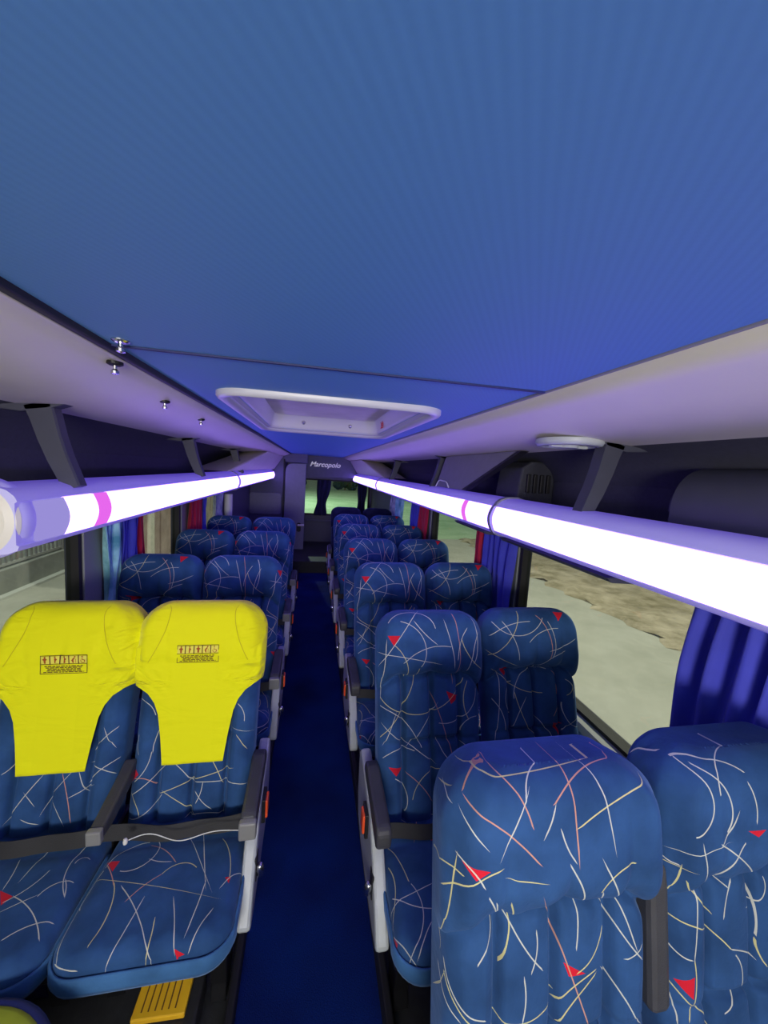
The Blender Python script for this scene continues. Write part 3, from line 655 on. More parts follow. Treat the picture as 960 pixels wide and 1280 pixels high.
# oval fitting on the right coving behind the bracket
dl = empty('ceiling_vent', (.775, 1.185, 1.889)); tag(dl, 'round white vent fitting on the right coving beside the bracket', 'vent')
sc = Matrix.Diagonal((1, 1.05, 1, 1))
bm = bmesh.new(); add_lathe(bm, [(.105, .006), (.108, -.006), (.100, -.016), (.086, -.018), (.080, -.012), (.080, .004)], 36, sc); obj('frame', bm, M['panel'], dl, True)
bm = bmesh.new(); add_lathe(bm, [(0, -.010), (.05, -.012), (.078, -.008), (.078, .004), (0, .004)], 36, sc); obj('grille', bm, M['joint'], dl)
bm = bmesh.new(); add_box(bm, -.07, .07, -.01, .01, -.022, -.011, .004); add_lathe(bm, [(0, -.024), (.03, -.022), (.034, -.012), (0, -.012)], 20); obj('vane', bm, M['panel'], dl)
# white looped cord on the cover panel
bm = bmesh.new(); pts = []
for k in range(22):
    t = k/21; pts.append((.787, 2.62-.26*t, 1.668+.05*math.sin(PI*t)+.008*math.sin(9*t)))
add_sweep(bm, pts, circ(.004, 8), up=(1, 0, 0)); tag(obj('looped_cord', bm, M['white']), 'short white looped cord on the right light bar by the cover panel', 'cord')

# white post by the rear left window
bm = bmesh.new(); add_lathe(bm, [(0, .0), (.045, .0), (.05, .006), (.05, .70), (.045, .706), (0, .706)], 20, Matrix.Translation((-1.135, 5.12, .64)))
tag(obj('rolled_blind', bm, M['white']), 'white upright roll standing against the left wall before the rear cabin', 'roll')

# ------------------------------------------------------------------ seats
class Pad:
    """upholstered pad: (arclength l across the front, s along) -> (x, n, s)"""
    def __init__(self, W, L, T, r, Rc, rt, D, taper=0):
        self.W, self.L, self.T, self.r, self.Rc, self.rt, self.D, self.taper = W, L, T, r, Rc, rt, D, taper
    def hw(self, s):
        h = self.W/2 - self.taper*(1-s/self.L)
        d = s-(self.L-self.Rc)
        if d > 0: h -= self.Rc-math.sqrt(max(0, self.Rc**2-d*d))
        return h
    def thick(self, s):
        d = s-(self.L-self.rt)
        k = self.rt-math.sqrt(max(0, self.rt**2-d*d)) if d > 0 else 0
        return k
    def pt(self, a, s, off=0):
        """a in [-5,5]: 0 front centre,1 front edge,2 after corner,3 side,4 back corner,5 back centre"""
        sg = 1 if a >= 0 else -1; a = abs(a)
        hw = self.hw(s); k = self.thick(s)
        f0 = -k; b0 = -self.T+k*.6                # front and back planes
        r = min(self.r, (f0-b0)*.48, hw*.5)
        rb = r*.7
        if a <= 1: x, n, nx, nn = (hw-r)*a, f0, 0, 1
        elif a <= 2:
            t = (a-1)*PI/2; x, n, nx, nn = hw-r+r*math.sin(t), f0-r+r*math.cos(t), math.sin(t), math.cos(t)
        elif a <= 3: x, n, nx, nn = hw, f0-r+(b0+rb-f0+r)*(a-2), 1, 0
        elif a <= 4:
            t = (a-3)*PI/2; x, n, nx, nn = hw-rb+rb*math.cos(t), b0+rb-rb*math.sin(t), math.cos(t), -math.sin(t)
        else: x, n, nx, nn = (hw-rb)*(5-a), b0, 0, -1
        wgt = 1 if a <= 1 else max(0, math.cos((a-1)*PI/2)) if a <= 2 else 0
        wgt2 = 1 if a <= 2 else max(0, 1-(a-2)/1.0) if a < 3 else 0
        dn, dx = self.D(x*sg, s, hw, self.L)
        # displacement: forward on the front, outward on the sides
        n += dn*max(wgt, .75*wgt2 if a > 1 else 0); x += dx*(a if a <= 1 else wgt2)
        # normal approx
        s2 = s
        if k > 0: s2 = s+off*min(1, k/self.rt*1.3)
        return (sg*(x+nx*off), n+nn*off, s2)
    def ell(self, a, s):
        hw = self.hw(s); f = abs(a)
        seg = [hw-self.r, self.r*PI/2, max(.01, self.T-1.7*self.r), self.r*.7*PI/2, hw-self.r*.7]
        l = 0
        for i in range(5):
            l += seg[i]*min(1, max(0, f-i))
        return l*(1 if a >= 0 else -1)

def a_samples(nf, nc, ns, nb, nr):
    h = [i/nf for i in range(0, nf+1)] + [1+i/nc for i in range(1, nc+1)] + [2+i/ns for i in range(1, ns+1)] + [3+i/nb for i in range(1, nb+1)] + [4+i/nr for i in range(1, nr+1)]
    return [-x for x in h[:0:-1]] + h     # -5 .. 5

def build_pad(pad, rows, A, xf, name, m, parent, uvshift=(0, 0)):
    verts, uvs, faces = [], [], []
    n = len(A)
    # length of cloth along the middle of a tuft, up to each row
    V, acc_, last = {}, 0, None
    aa = .065/(pad.hw(pad.L*.4)-pad.r)
    for s in rows:
        q_ = pad.pt(aa, s)
        if last: acc_ += math.hypot(min(.02, abs(q_[1]-last[1])), s-last[2])
        V[s] = acc_; last = q_
    for s in rows:
        for a in A:
            verts.append(xf(pad.pt(a, s))); 
            x_, n_, s_ = pad.pt(a, s); t_ = max(0, (s-(pad.L-pad.rt))/pad.rt)**2
            uvs.append((pad.ell(a, s)*(1-t_)+x_*t_+uvshift[0], V[s]+t_*max(0, -n_-pad.thick(s))+uvshift[1]))
    for i in range(len(rows)-1):
        for j in range(n-1):
            faces.append((i*n+j, i*n+j+1, (i+1)*n+j+1, (i+1)*n+j))
    # caps as strips joining left and right halves
    for i, flip in ((0, True), (len(rows)-1, False)):
        b = i*n
        for j in range((n-1)//2):
            q = (b+j, b+j+1, b+n-2-j, b+n-1-j)
            if j == (n-1)//2-1: q = (b+j, b+j+1, b+n-1-j)
            if len(set(q)) >= 3: faces.append(q if flip else q[::-1])
    o = link_mesh(name, verts, faces, m, parent, True, uvs)
    b = bmesh.new(); b.from_mesh(o.data); bmesh.ops.remove_doubles(b, verts=b.verts, dist=1e-5); bmesh.ops.recalc_face_normals(b, faces=b.faces); b.to_mesh(o.data); b.free()
    o.data.polygons.foreach_set('use_smooth', [True]*len(o.data.polygons))
    return o

def g(x, w): return math.exp(-(x/w)**2)
SP = .53     # lower edge of the head pillow along the backrest
def back_D(x, s, hw, L):
    u = abs(x)/hw if hw > 0 else 0
    sc = SP - .055*max(0, (u-.55)/.45)**1.5 + .006*math.cos(x*40)
    dn = dx = 0
    if s > sc:
        q = (s-sc)/(L-sc)
        e = min(1, q/.34); dn = .066*math.sqrt(max(0, 1-(1-e)**2)) - .010*q
        dn += .010*math.sin(PI*min(1, q))*(1-u*u)
        dx = .013*math.sqrt(max(0, 1-(1-e)**2))
        dn -= .007*g(x, .009)*max(0, 1-q*1.3) + .008*g(abs(x)-.115, .009)*max(0, 1-q*1.2)
        dn += .0025*math.sin(x*95+s*20)*g(q, .35)
    else:
        d = sc-s
        # tufted channels
        dn = .006
        for gx in (0, .115):
            dn -= .024*g(abs(x)-gx, .008)
            if gx == 0: pass
        if abs(x) > .115: dn += .016*min(1, (abs(x)-.115)/.03)
        dn += .010*math.cos((abs(x)-.0575)/.115*PI) if abs(x) < .115 else 0
        dn -= .020*g(s-.285, .009) * (1 if abs(x) < .125 else .3)
        dn += .006*math.sin(PI*(s % .285)/.285)
        dn -= .022*g(d, .016)
        # gathers fanning from the pillow crease
        dn += .003*math.sin(x*120)*g(d, .06)
    return dn, dx
BACK = Pad(.428, .775, .105, .045, .105, .05, back_D, taper=.006)
def cush_D(x, s, hw, L):
    dn = .010*(1-(x/hw)**2) if hw else 0
    q = s/L
    dn += .012*math.sin(PI*q) - .006*g(s-.15, .02)
    dn += .004*math.sin(x*70+s*8)*g(L-s-.035, .02)
    return dn, 0
CUSH = Pad(.445, .465, .10, .036, .075, .030, cush_D, taper=.012)
REC = R(18); CT = R(5)
def xf_back(p): x, n, s = p; return (x, s*math.sin(REC)-n*math.cos(REC)+.02, .445+s*math.cos(REC)+n*math.sin(REC))
def xf_cush(p): x, n, s = p; return (x, .075-s*math.cos(CT)+n*math.sin(CT), .445+s*math.sin(CT)+n*math.cos(CT))
ROWS_B = [.0, .008, .02]+[.02+(.42-.02)*i/64 for i in range(1, 65)]+[.42+(.56-.42)*i/36 for i in range(1, 37)]+[.56+(.67-.56)*i/14 for i in range(1, 15)]+[.67+.105*math.sin(PI/2*i/16) for i in range(1, 17)]
ROWS_C = [.465*i/34 for i in range(35) if .465*i/34 < .389]+[.39+.075*math.sin(PI/2*i/12) for i in range(13)]
A_B = a_samples(46, 10, 4, 5, 4); A_C = a_samples(16, 6, 4, 4, 3)

def make_seat(name, aisle, side, arm=None, mat_key='fabric'):
    """side: +1 = seat on the right of the aisle (aisle at -x); aisle seats carry the side console"""
    t = empty(name)
    bk = build_pad(BACK, ROWS_B, A_B, xf_back, 'backrest', M[mat_key], t)
    cs = build_pad(CUSH, ROWS_C, A_C, xf_cush, 'seat_cushion', M[mat_key], t, (.1, .33))
    # plain front skirt under the cushion
    vs, fs = [], []
    nn = 60
    for k in range(nn):
        q = k/(nn-1); s_tot = q
        # run round the front edge
        if q < .25: x, s = -.220, .12+.27*q/.25
        elif q > .75: x, s = .220, .12+.27*(1-q)/.25
        else:
            th = (q-.25)/.5
            if th < .25: a = th/.25*PI/2; x, s = -.147-.075*math.cos(a), .39+.077*math.sin(a)
            elif th > .75: a = (1-th)/.25*PI/2; x, s = .147+.075*math.cos(a), .39+.077*math.sin(a)
            else: x, s = -.147+.294*(th-.25)/.5, .467
        for z, o in ((-.032, 1.0), (-.036, 1.010), (-.065, 1.010), (-.080, .985)):
            vs.append(xf_cush((x*o, z, .24+(s-.24)*o)))
    for k in range(nn-1):
        for j in range(3): fs.append((k*4+j, (k+1)*4+j, (k+1)*4+j+1, k*4+j+1))
    sk = link_mesh('front_skirt', vs, fs, M['fabric_plain' if mat_key in ('fabric', 'fabric_w') else mat_key], t, True); sk['label'] = 'plain blue skirt round the cushion front'
    md = sk.modifiers.new('s', 'SOLIDIFY'); md.thickness = .006
    # base frame
    bm = bmesh.new()
    add_box(bm, -.21, .21, -.30, .08, .315, .345, .006); add_box(bm, -.22, .22, .0, .14, .36, .44, .01)
    obj('seat_frame', bm, M['steel'], t)
    for x in (-.17, .13):
        bm = bmesh.new(); add_prism(bm, [(-.20, 0), (-.12, 0), (-.12, .02), (-.06, .10), (-.02, .30), (-.10, .32), (-.22, .32), (-.19, .06)], 'X', x, x+.05, .005); obj('leg', bm, M['steel'], t)
    # lap belt lying across the foot of the backrest
    bm = bmesh.new(); pts = []
    for k in range(25):
        q = -1+2*k/24; x = q*.235
        pts.append((x, -.045-.018*math.cos(q*PI/2)+.004*math.sin(q*7), .505-.006*math.cos(q*PI/2)))
    add_sweep(bm, pts, [(.023, .0015), (-.023, .0015), (-.023, -.0015), (.023, -.0015)], up=(0, .45, 1))
    obj('seat_belt', bm, M['webbing'], t)
    sx = -side
    if aisle:
        X0, X1 = sorted((sx*.216, sx*.258))
        pf = [(-.265, .335), (-.25, .315), (-.20, .305), (.10, .30), (.20, .33), (.245, .42), (.25, .58), (.22, .61), (.05, .585), (-.06, .56), (-.14, .49), (-.20, .42)]
        bm = bmesh.new(); add_prism(bm, pf, 'X', X0, X1, .010); con = obj('side_console', bm, M['panel'], t)
        con['label'] = 'light grey plastic side console'
        xo = sx*.258; xa, xb = sorted((xo-sx*.004, xo+sx*.012))
        box('button_frame', xa, xb, -.035, .03, .465, .555, M['black'], con, .003)
        xa, xb = sorted((xo, xo+sx*.020)); box('release_button', xa, xb, -.026, .021, .476, .544, M['orange'], con, .004)
        xa, xb = sorted((xo-sx*.004, xo+sx*.003)); box('lever_slot', xa, xb, -.165, -.125, .385, .465, M['black'], con, .002)
        bm = bmesh.new(); add_lathe(bm, [(0, -.03), (.012, -.027), (.015, -.01), (.014, .012), (.009, .028), (0, .03)], 14, Matrix.Translation((xo+sx*.012, -.15, .415)) @ Matrix.Rotation(R(20), 4, 'X')); obj('recline_lever', bm, M['chrome'], con, True)
        # armrest
        bm = bmesh.new()
        ap = [(-.17, .575), (-.168, .615), (-.15, .628), (.02, .640), (.08, .648), (.12, .64), (.13, .60), (.10, .59), (-.02, .58), (-.12, .562), (-.16, .556)]
        xa, xb = sorted((sx*.206, sx*.256)); add_prism(bm, ap, 'X', xa, xb, .010); ar = obj('armrest', bm, M['charcoal'], t); ar['label'] = 'dark plastic armrest on the aisle side'
        if arm == 'greycap':
            xa, xb = sorted((sx*.204, sx*.258)); box('armrest_tip', xa, xb, -.185, -.16, .558, .618, M['armgrey'], ar, .006)
    elif arm == 'down':
        xa, xb = sorted((sx*.222, sx*.262))
        bm = bmesh.new(); add_prism(bm, [(-.15, .585), (-.15, .622), (.0, .648), (.08, .668), (.10, .635), (.06, .605), (-.08, .578)], 'X', xa, xb, .008); ar = obj('armrest', bm, M['charcoal'], t); ar['label'] = 'dark armrest folded down between the two seats'
        box('armrest_tip', xa-.001, xb+.001, -.168, -.146, .581, .626, M['armgrey'], ar, .005)
    elif arm == 'up':
        bm = bmesh.new(); add_box(bm, *sorted((sx*.212, sx*.258)), .29, .565, -.05, .022, .012)
        for v in bm.verts:      # box axes: x, along s, normal n
            x, s, n = v.co; v.co = Vector(xf_back((x, n, s)))
        ar = obj('armrest', bm, M['charcoal'], t); ar['label'] = 'dark armrest folded up between the two seats'
    return t

def copy_seat(src):
    r = src.copy(); C.objects.link(r)
    for ch in list(src.children):
        c = ch.copy(); C.objects.link(c); c.parent = r
        for gch in list(ch.children):
            d = gch.copy(); C.objects.link(d); d.parent = c
    return r
proto = {('R', 'a'): make_seat('coach_seat', True, 1), ('R', 'w'): make_seat('coach_seat', False, 1, None, 'fabric_w'),
         ('R', 'a1'): make_seat('coach_seat', False, 1), ('R', 'w1'): make_seat('coach_seat', False, 1, 'up'), ('L', 'a'): make_seat('coach_seat', True, -1, 'greycap'), ('L', 'w'): make_seat('coach_seat', False, -1, None, 'fabric_w'),
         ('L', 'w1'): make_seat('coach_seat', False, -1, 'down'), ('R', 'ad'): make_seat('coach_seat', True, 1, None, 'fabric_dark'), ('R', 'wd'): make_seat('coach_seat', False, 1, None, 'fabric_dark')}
used = set()
def place_seat(k, x, y, label, group, off=(0, 0, 0), rz=0):
    s = proto[k] if k not in used else copy_seat(proto[k]); used.add(k)
    s.location = (x, y, 0); s.rotation_euler.z = R(rz)
    tag(s, label, 'seat', group)
    for ch in s.children: ch['cloth_offset'] = off
    return s
def upright(seat, deg):
    for ch in seat.children:
        if ch.name.startswith(('backrest',)) or (ch.name.startswith('armrest') and ch.get('label', '').endswith('up between the two seats')):
            piv = Vector((0, .02, .445)); m = Matrix.Translation(piv) @ Matrix.Rotation(R(deg), 4, 'X') @ Matrix.Translation(-piv)
            ch.matrix_local = m
RY = [.46, 1.215, 2.04, 2.86, 3.68, 4.52]
ordw = ['nearest', 'second', 'third', 'fourth', 'fifth', 'sixth']
RA, RW = [], []
for i, y in enumerate(RY):
    lab = ('patterned blue aisle seat at bottom right, nearest of the right row, largest in view' if i == 0 else
           'patterned blue aisle seat, %s from the front on the right of the aisle' % ordw[i])
    RA.append(place_seat(('R', 'a') if i else ('R', 'a1'), .416 if i else .400, y, lab, 'seats right of the aisle', (0, 0, 0) if i else (-.03, .065, 0)))
    lab = ('patterned blue window seat at the bottom right corner under the near blue curtain' if i == 0 else
           'patterned blue window seat, %s from the front on the right, beside the glass' % ordw[i])
    RW.append(place_seat(('R', 'w1') if i == 0 else ('R', 'w'), (.880 if i else .862), y+(.02 if i else .0), lab, 'seats right of the aisle', [(.165, .13, 0), (-.03, .10, 0), (.13, .35, 0), (.3, .1, 0), (.05, .6, 0), (.2, .2, 0)][i]))
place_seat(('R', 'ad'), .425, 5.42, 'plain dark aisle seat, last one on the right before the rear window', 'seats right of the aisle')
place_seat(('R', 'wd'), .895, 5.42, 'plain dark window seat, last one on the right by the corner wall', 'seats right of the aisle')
LY = [1.32, 2.16, 3.07, 3.98]
LA, LW = [], []
for i, y in enumerate(LY):
    lab = ('aisle seat on the left with yellow headrest cover, cushion beside the aisle' if i == 0 else
           'patterned dark blue aisle seat on the left, %s row, behind the yellow covers' % ordw[i])
    LA.append(place_seat(('L', 'a'), -.472, y, lab, 'seats left of the aisle', [(0, 0, 0), (-.36, 0, 0), (.06, 0, 0), (.02, .03, 0)][i]))
    lab = ('window seat at the left edge with yellow headrest cover and armrest folded down' if i == 0 else
           'patterned dark blue window seat on the left, %s row, beside the curtains' % ordw[i])
    LW.append(place_seat(('L', 'w1') if i == 0 else ('L', 'w'), -.926, y, lab, 'seats left of the aisle', [(.28, .5, 0), (.15, .3, 0), (.0, .0, 0), (.33, .4, 0)][i]))

upright(RA[0], 8); upright(RW[0], 8)
# yellow priority covers on the two nearest left seats
def cover_len(s):
    T = [(.205, .104), (.24, .108), (.30, .116), (.38, .130), (.42, .145), (.455, .170), (.475, .200), (.487, .235), (.497, .28), (.505, .36), (.515, .45), (.53, .51)]
    if s <= T[0][0]: return T[0][1]
    for (s0, l0), (s1, l1) in zip(T, T[1:]):
        if s <= s1: return l0+(l1-l0)*(s-s0)/(s1-s0)
    return 9
def a_of(l, s):
    hw = BACK.hw(s); seg = [hw-BACK.r, BACK.r*PI/2, max(.01, BACK.T-1.7*BACK.r), BACK.r*.7*PI/2, hw-BACK.r*.7]
    a = 0
    for q in seg:
        if l > q: l -= q; a += 1
        else: return a+l/q
    return 4.97
def bib_n(x, s):
    # the cloth is stretched straight from the pillow down to its hem
    q = (s-.205)/(.575-.205); q = max(0, min(1, q))
    return .024+(.058-.024)*q**1.3+.008*(1-(x/.2)**2)*q
def cov_D(x, s):
    d = 0
    c = .125+.05*((s-.5)/.27)**2
    if s > .50: d -= .005*g(abs(x)-c+.02, .0045)
    return d
def make_cover(parent, labelled):
    rows = [.205+(.40-.205)*i/20 for i in range(21)]+[.40+(.54-.40)*i/36 for i in range(1, 37)]+[.54+(.67-.54)*i/14 for i in range(1, 15)]+[.67+.105*math.sin(PI/2*i/16) for i in range(1, 17)]
    nA = 161
    verts, faces, idx = [], [], []
    # smooth the bridging over the crease by averaging displacement along s
    for s in rows:
        am = a_of(cover_len(s), s)
        for k in range(nA):
            f = -1+2*k/(nA-1); a = am*f if am < 2 else math.copysign(am*abs(f)**1.0, f)
            x = BACK.pt(a, s, .006)[0]
            base = BACK.pt(a, s, .006)
            n = base[1]
            if abs(a) < 1.6 and s < .62: n = max(n, bib_n(x, s))
            n += cov_D(x, s)
            # tension folds running up from the shoulder notch
            if .40 < s < .60: n += .003*math.sin((abs(x)*1.0-(s-.48)*.9)*150)*g(s-.5, .05)*min(1, max(0, (abs(x)-.08)/.08))
            verts.append(xf_back((base[0], n, base[2])))
    for i in range(len(rows)-1):
        for j in range(nA-1): faces.append((i*nA+j, i*nA+j+1, (i+1)*nA+j+1, (i+1)*nA+j))
    b = (len(rows)-1)*nA
    for j in range((nA-1)//2):
        q = (b+j, b+j+1, b+nA-2-j, b+nA-1-j)
        if j == (nA-1)//2-1: q = (b+j, b+j+1, b+nA-1-j)
        faces.append(q[::-1])
    o = link_mesh('headrest_cover', verts, faces, M['cover'], parent, True)
    bmm = bmesh.new(); bmm.from_mesh(o.data); bmesh.ops.recalc_face_normals(bmm, faces=bmm.faces); bmm.to_mesh(o.data); bmm.free()
    o.data.polygons.foreach_set('use_smooth', [True]*len(o.data.polygons))
    sv = bmesh.new()
    for sg in (-1, 1):
        pts = []
        for k in range(26):
            s_ = .565+.205*k/25; x_ = sg*(.105+.055*((.77-s_)/.2)**2); a_ = a_of(abs(x_), s_)*sg
            q_ = BACK.pt(a_, s_, .006); pts.append(xf_back((q_[0], q_[1]+.0035, q_[2])))
        add_sweep(sv, pts, circ(.0014, 6), up=(1, 0, 0))
    obj('seam', sv, M['cover_seam'], o)
    o['label'] = 'bright yellow fitted headrest cover with printed priority sign'
    md = o.modifiers.new('s', 'SOLIDIFY'); md.thickness = .003; md.offset = 1
    return o
def print_sign(cover, cx, cs):
    """printed sign mapped on to the cloth: outline, five pictogram squares, lines of small print"""
    def base_n(x, s):
        a = a_of(abs(x), s)*(1 if x >= 0 else -1)
        n = BACK.pt(a, s, .006)[1]
        if s < .62: n = max(n, bib_n(x, s))
        return n+.0050
    def to3(x, s, lift=0): return xf_back((x, base_n(x, s)+lift, s))
    def strip(vs, fs, poly, lift):
        b = len(vs); vs.extend(to3(cx+px, cs+py, lift) for px, py in poly); fs.append(tuple(range(b, b+len(poly))))
    def rect(vs, fs, x0, x1, y0, y1, lift, nx=1):
        for i in range(nx):
            xa, xb = x0+(x1-x0)*i/nx, x0+(x1-x0)*(i+1)/nx
            strip(vs, fs, [(xa, y0), (xb, y0), (xb, y1), (xa, y1)], lift)
    W, H = .146, .064
    v, f = [], []; t = .0018
    rect(v, f, -W/2, W/2, H/2-t, H/2, .001, 8); rect(v, f, -W/2, W/2, -H/2, -H/2+t, .001, 8)
    rect(v, f, -W/2, W/2, .0005, .0005+t, .001, 8)
    rect(v, f, -W/2, -W/2+t, -H/2, H/2, .001); rect(v, f, W/2-t, W/2, -H/2, H/2, .001)
    for k in range(1, 5): x = -W/2+W*k/5; rect(v, f, x-.0018, x+.0018, 0, H/2, .001)
    random.seed(3)
    for row, (yy, ind) in enumerate(((-.006, .012), (-.0110, .016), (-.0160, .022), (-.0210, .02), (-.0258, .010))):
        x = -W/2+ind
        while x < W/2-ind:
            wd = random.uniform(.005, .016); rect(v, f, x, min(x+wd, W/2-ind), yy-.0014, yy+.0014, .001); x += wd+.003
    link_mesh('sign_print', v, f, M['ink'], cover)
    v, f = [], []
    for k in range(5): xc = -W/2+W*(k+.5)/5; rect(v, f, xc-.0128, xc+.0128, .0035, H/2-.0035, .0006, 2)
    link_mesh('pictogram_ground', v, f, M['label_bg'], cover)
    v, f = [], []
    def disc(x, y, r): strip(v, f, [(x+r*math.cos(2*PI*k/12), y+r*math.sin(2*PI*k/12)) for k in range(12)], .0012)
    for k in range(5):
        xc = -W/2+W*(k+.5)/5; yc = .0165
        if k in (0, 2):
            disc(xc, yc+.0095, .0028); strip(v, f, [(xc-.008, yc+.002), (xc, yc+.0075), (xc+.008, yc+.002), (xc+.003, yc-.002), (xc+.0028, yc-.012), (xc-.0028, yc-.012), (xc-.003, yc-.002)], .0012)
        elif k == 1:
            disc(xc, yc+.0095, .0026); strip(v, f, [(xc-.002, yc+.006), (xc+.002, yc+.006), (xc+.006, yc), (xc+.0025, yc-.003), (xc+.0015, yc-.012), (xc-.002, yc-.012)], .0012)
        elif k == 3:
            disc(xc+.004, yc+.0095, .0026); strip(v, f, [(xc+.002, yc+.007), (xc+.005, yc+.005), (xc, yc-.002), (xc+.001, yc-.012), (xc-.002, yc-.012), (xc-.006, yc-.003), (xc-.002, yc+.004)], .0012)
            strip(v, f, [(xc+.006, yc+.002), (xc+.0072, yc+.002), (xc+.0072, yc-.012), (xc+.006, yc-.012)], .0012)
        else:
            disc(xc-.002, yc+.0095, .0024)
            strip(v, f, [(xc-.003, yc+.006), (xc-.001, yc+.006), (xc-.001, yc-.001), (xc+.005, yc-.001), (xc+.008, yc-.009), (xc+.006, yc-.0095), (xc+.0035, yc-.003), (xc-.003, yc-.003)], .0012)
            for q in range(14):
                a0, a1 = R(150+q*17), R(150+(q+1)*17); r0, r1 = .0075, .0058
                strip(v, f, [(xc+r0*math.cos(a0), yc-.005+r0*math.sin(a0)), (xc+r0*math.cos(a1), yc-.005+r0*math.sin(a1)), (xc+r1*math.cos(a1), yc-.005+r1*math.sin(a1)), (xc+r1*math.cos(a0), yc-.005+r1*math.sin(a0))], .0012)
    link_mesh('pictogram', v, f, M['ink_red'], cover)
for s, dx, ds in ((LA[0], -.004, .592), (LW[0], .012, .568)):
    cv = make_cover(s, True); print_sign(cv, dx, ds)

for key, seat, part in (('R1', RA[0], 'backrest'), ('RW1', RW[0], 'backrest'), ('R2', RA[1], 'backrest'), ('RW2', RW[1], 'backrest'), ('L1C', LA[0], 'seat_cushion'), ('L1B', LA[0], 'backrest'), ('LWC', LW[0], 'seat_cushion'), ('LWB', LW[0], 'backrest')):
    for ch in seat.children:
        if ch.name.startswith(part):
            ch.material_slots[0].link = 'OBJECT'; ch.material_slots[0].material = fabric_mat('patterned_velvet_cut', FAB, own=OWN[key])
# brown pouch on the near window seat, small metal key ring on the yellow aisle seat
ph = empty('leather_pouch', (.865, .335, .60)); tag(ph, 'brown pouch with pale rim on the bottom right window seat', 'pouch')
bm = bmesh.new(); add_box(bm, -.055, .055, -.02, .02, -.05, .05, .012); obj('body', bm, M['brown'], ph)
bm = bmesh.new(); add_box(bm, -.058, .058, -.022, .022, .046, .058, .005); obj('rim', bm, M['beige'], ph)
ph.location = (.865, .300, .585)
bm = bmesh.new()
pts = [(-.61+.34*t, 1.205+.012*math.sin(t*9)-.01*t, .535+.006*math.sin(t*12)+.012*(t-.5)**2) for t in [k/40 for k in range(41)]]
add_sweep(bm, pts, circ(.0014, 8), up=(0, 0, 1)); add_lathe(bm, [(0, -.010), (.006, -.008), (.007, 0), (.005, .008), (0, .010)], 12, Matrix.Translation((-.617, 1.20, .54)))
tag(obj('white_cord', bm, M['white']), 'thin white cord with metal end lying on the belt of the yellow aisle seat', 'cord')

# ------------------------------------------------------------------ floor things, front left
pt = empty('slotted_plate', (-.468, 1.075, .10)); tag(pt, 'yellow slotted plastic plate low in front of the yellow-covered aisle seat', 'plate')
bm = bmesh.new(); add_box(bm, -.075, .075, -.03, .08, -.010, .010, .004); obj('plate', bm, M['yellow'], pt)
for k in range(6):
    x = -.052+.019*k; box('slot', x, x+.004, -.015, .06, .0095, .0108, M['ink'], pt, 0)
pt.rotation_euler = (R(4), 0, R(-2))
bx = prism('floor_box', [(-1.15, 0), (-.36, 0), (-.36, .085), (-1.15, .085)], 'Y', .86, 1.16, M['vinyl'], None, .01); tag(bx, 'black floor box under the left seats carrying the yellow plate', 'box')
so = empty('round_seat', (-.76, .67, 0)); tag(so, 'low round seat pad, lime with navy rim, at bottom left corner', 'seat')
bm = bmesh.new(); add_lathe(bm, [(0, .504), (.14, .502), (.195, .496), (.207, .488), (.20, .44), (0, .44)], 48); obj('pad', bm, M['lime'], so, True)
bm = bmesh.new(); add_lathe(bm, [(.203, .488), (.212, .494), (.222, .485), (.226, .46), (.222, .42), (.18, .41), (.10, .41)], 48); obj('rim', bm, M['rimblue'], so, True)
bm = bmesh.new(); add_lathe(bm, [(.10, .41), (.03, .40), (.03, .03), (.13, .02), (.13, 0), (0, 0)], 32); obj('pedestal', bm, M['steel'], so)

# ------------------------------------------------------------------ curtains
def curtain(nm, x, y0, y1, z0, z1, m, pleats, label, amp=.019, pinch=0, tie=.45, lean=0, axis='Y', group=None):
    nu, nv = max(24, pleats*10), 28; vs, fs = [], []
    rnd = random.Random(nm+label); ph = [rnd.uniform(-.5, .5) for _ in range(pleats+2)]
    for j in range(nv+1):
        v = j/nv; z = z1+(z0-z1)*v
        w = 1-pinch*math.exp(-((v-tie)/.22)**2)
        for i in range(nu+1):
            u = i/nu; k = u*pleats; sgn = ph[int(k)]*(1-(k % 1))+ph[int(k)+1]*(k % 1)
            off = amp*(.75+.25*math.sin(5*v+sgn*6))*math.cos(2*PI*k+sgn*1.5+.4*math.sin(3*v+sgn*4))+.008*math.sin(7*v+u*9)
            yy = (y0+y1)/2+(u-.5)*(y1-y0)*w+lean*(v-.5)+.006*math.sin(6*v+3*sgn)
            vs.append((x+off, yy, z) if axis == 'Y' else (yy, x+off, z))
    n = nu+1
    for j in range(nv):
        for i in range(nu): fs.append((j*n+i, j*n+i+1, (j+1)*n+i+1, (j+1)*n+i))
    o = link_mesh(nm, vs, fs, m, None, True)
    md = o.modifiers.new('s', 'SOLIDIFY'); md.thickness = .003
    return tag(o, label, 'curtain', group)
CG = 'window curtains'
cxr, cxl = XR-.045, XL+.042
curtain('curtain', cxr-.012, .22, .985, .72, 1.50, M['cur_blue'], 11, 'deep blue curtain at the right edge behind the nearest window seat', lean=.07, amp=.028, group=CG)
curtain('curtain', cxr, 2.07, 2.50, .72, 1.50, M['cur_blue'], 5, 'blue curtain on the right between the large window and a red curtain', lean=.03, group=CG)
curtain('curtain', cxr+.01, 2.50, 2.64, .72, 1.50, M['cur_red'], 2, 'red curtain strip on the right next to the blue pillar curtain', group=CG)
curtain('curtain', cxr, 3.86, 4.16, .72, 1.50, M['cur_red'], 3, 'red curtain on the right farther back, before a blue one', group=CG)
curtain('curtain', cxr, 4.17, 4.52, .72, 1.50, M['cur_blue'], 4, 'narrow blue curtain on the right just beyond the farther red one', group=CG)
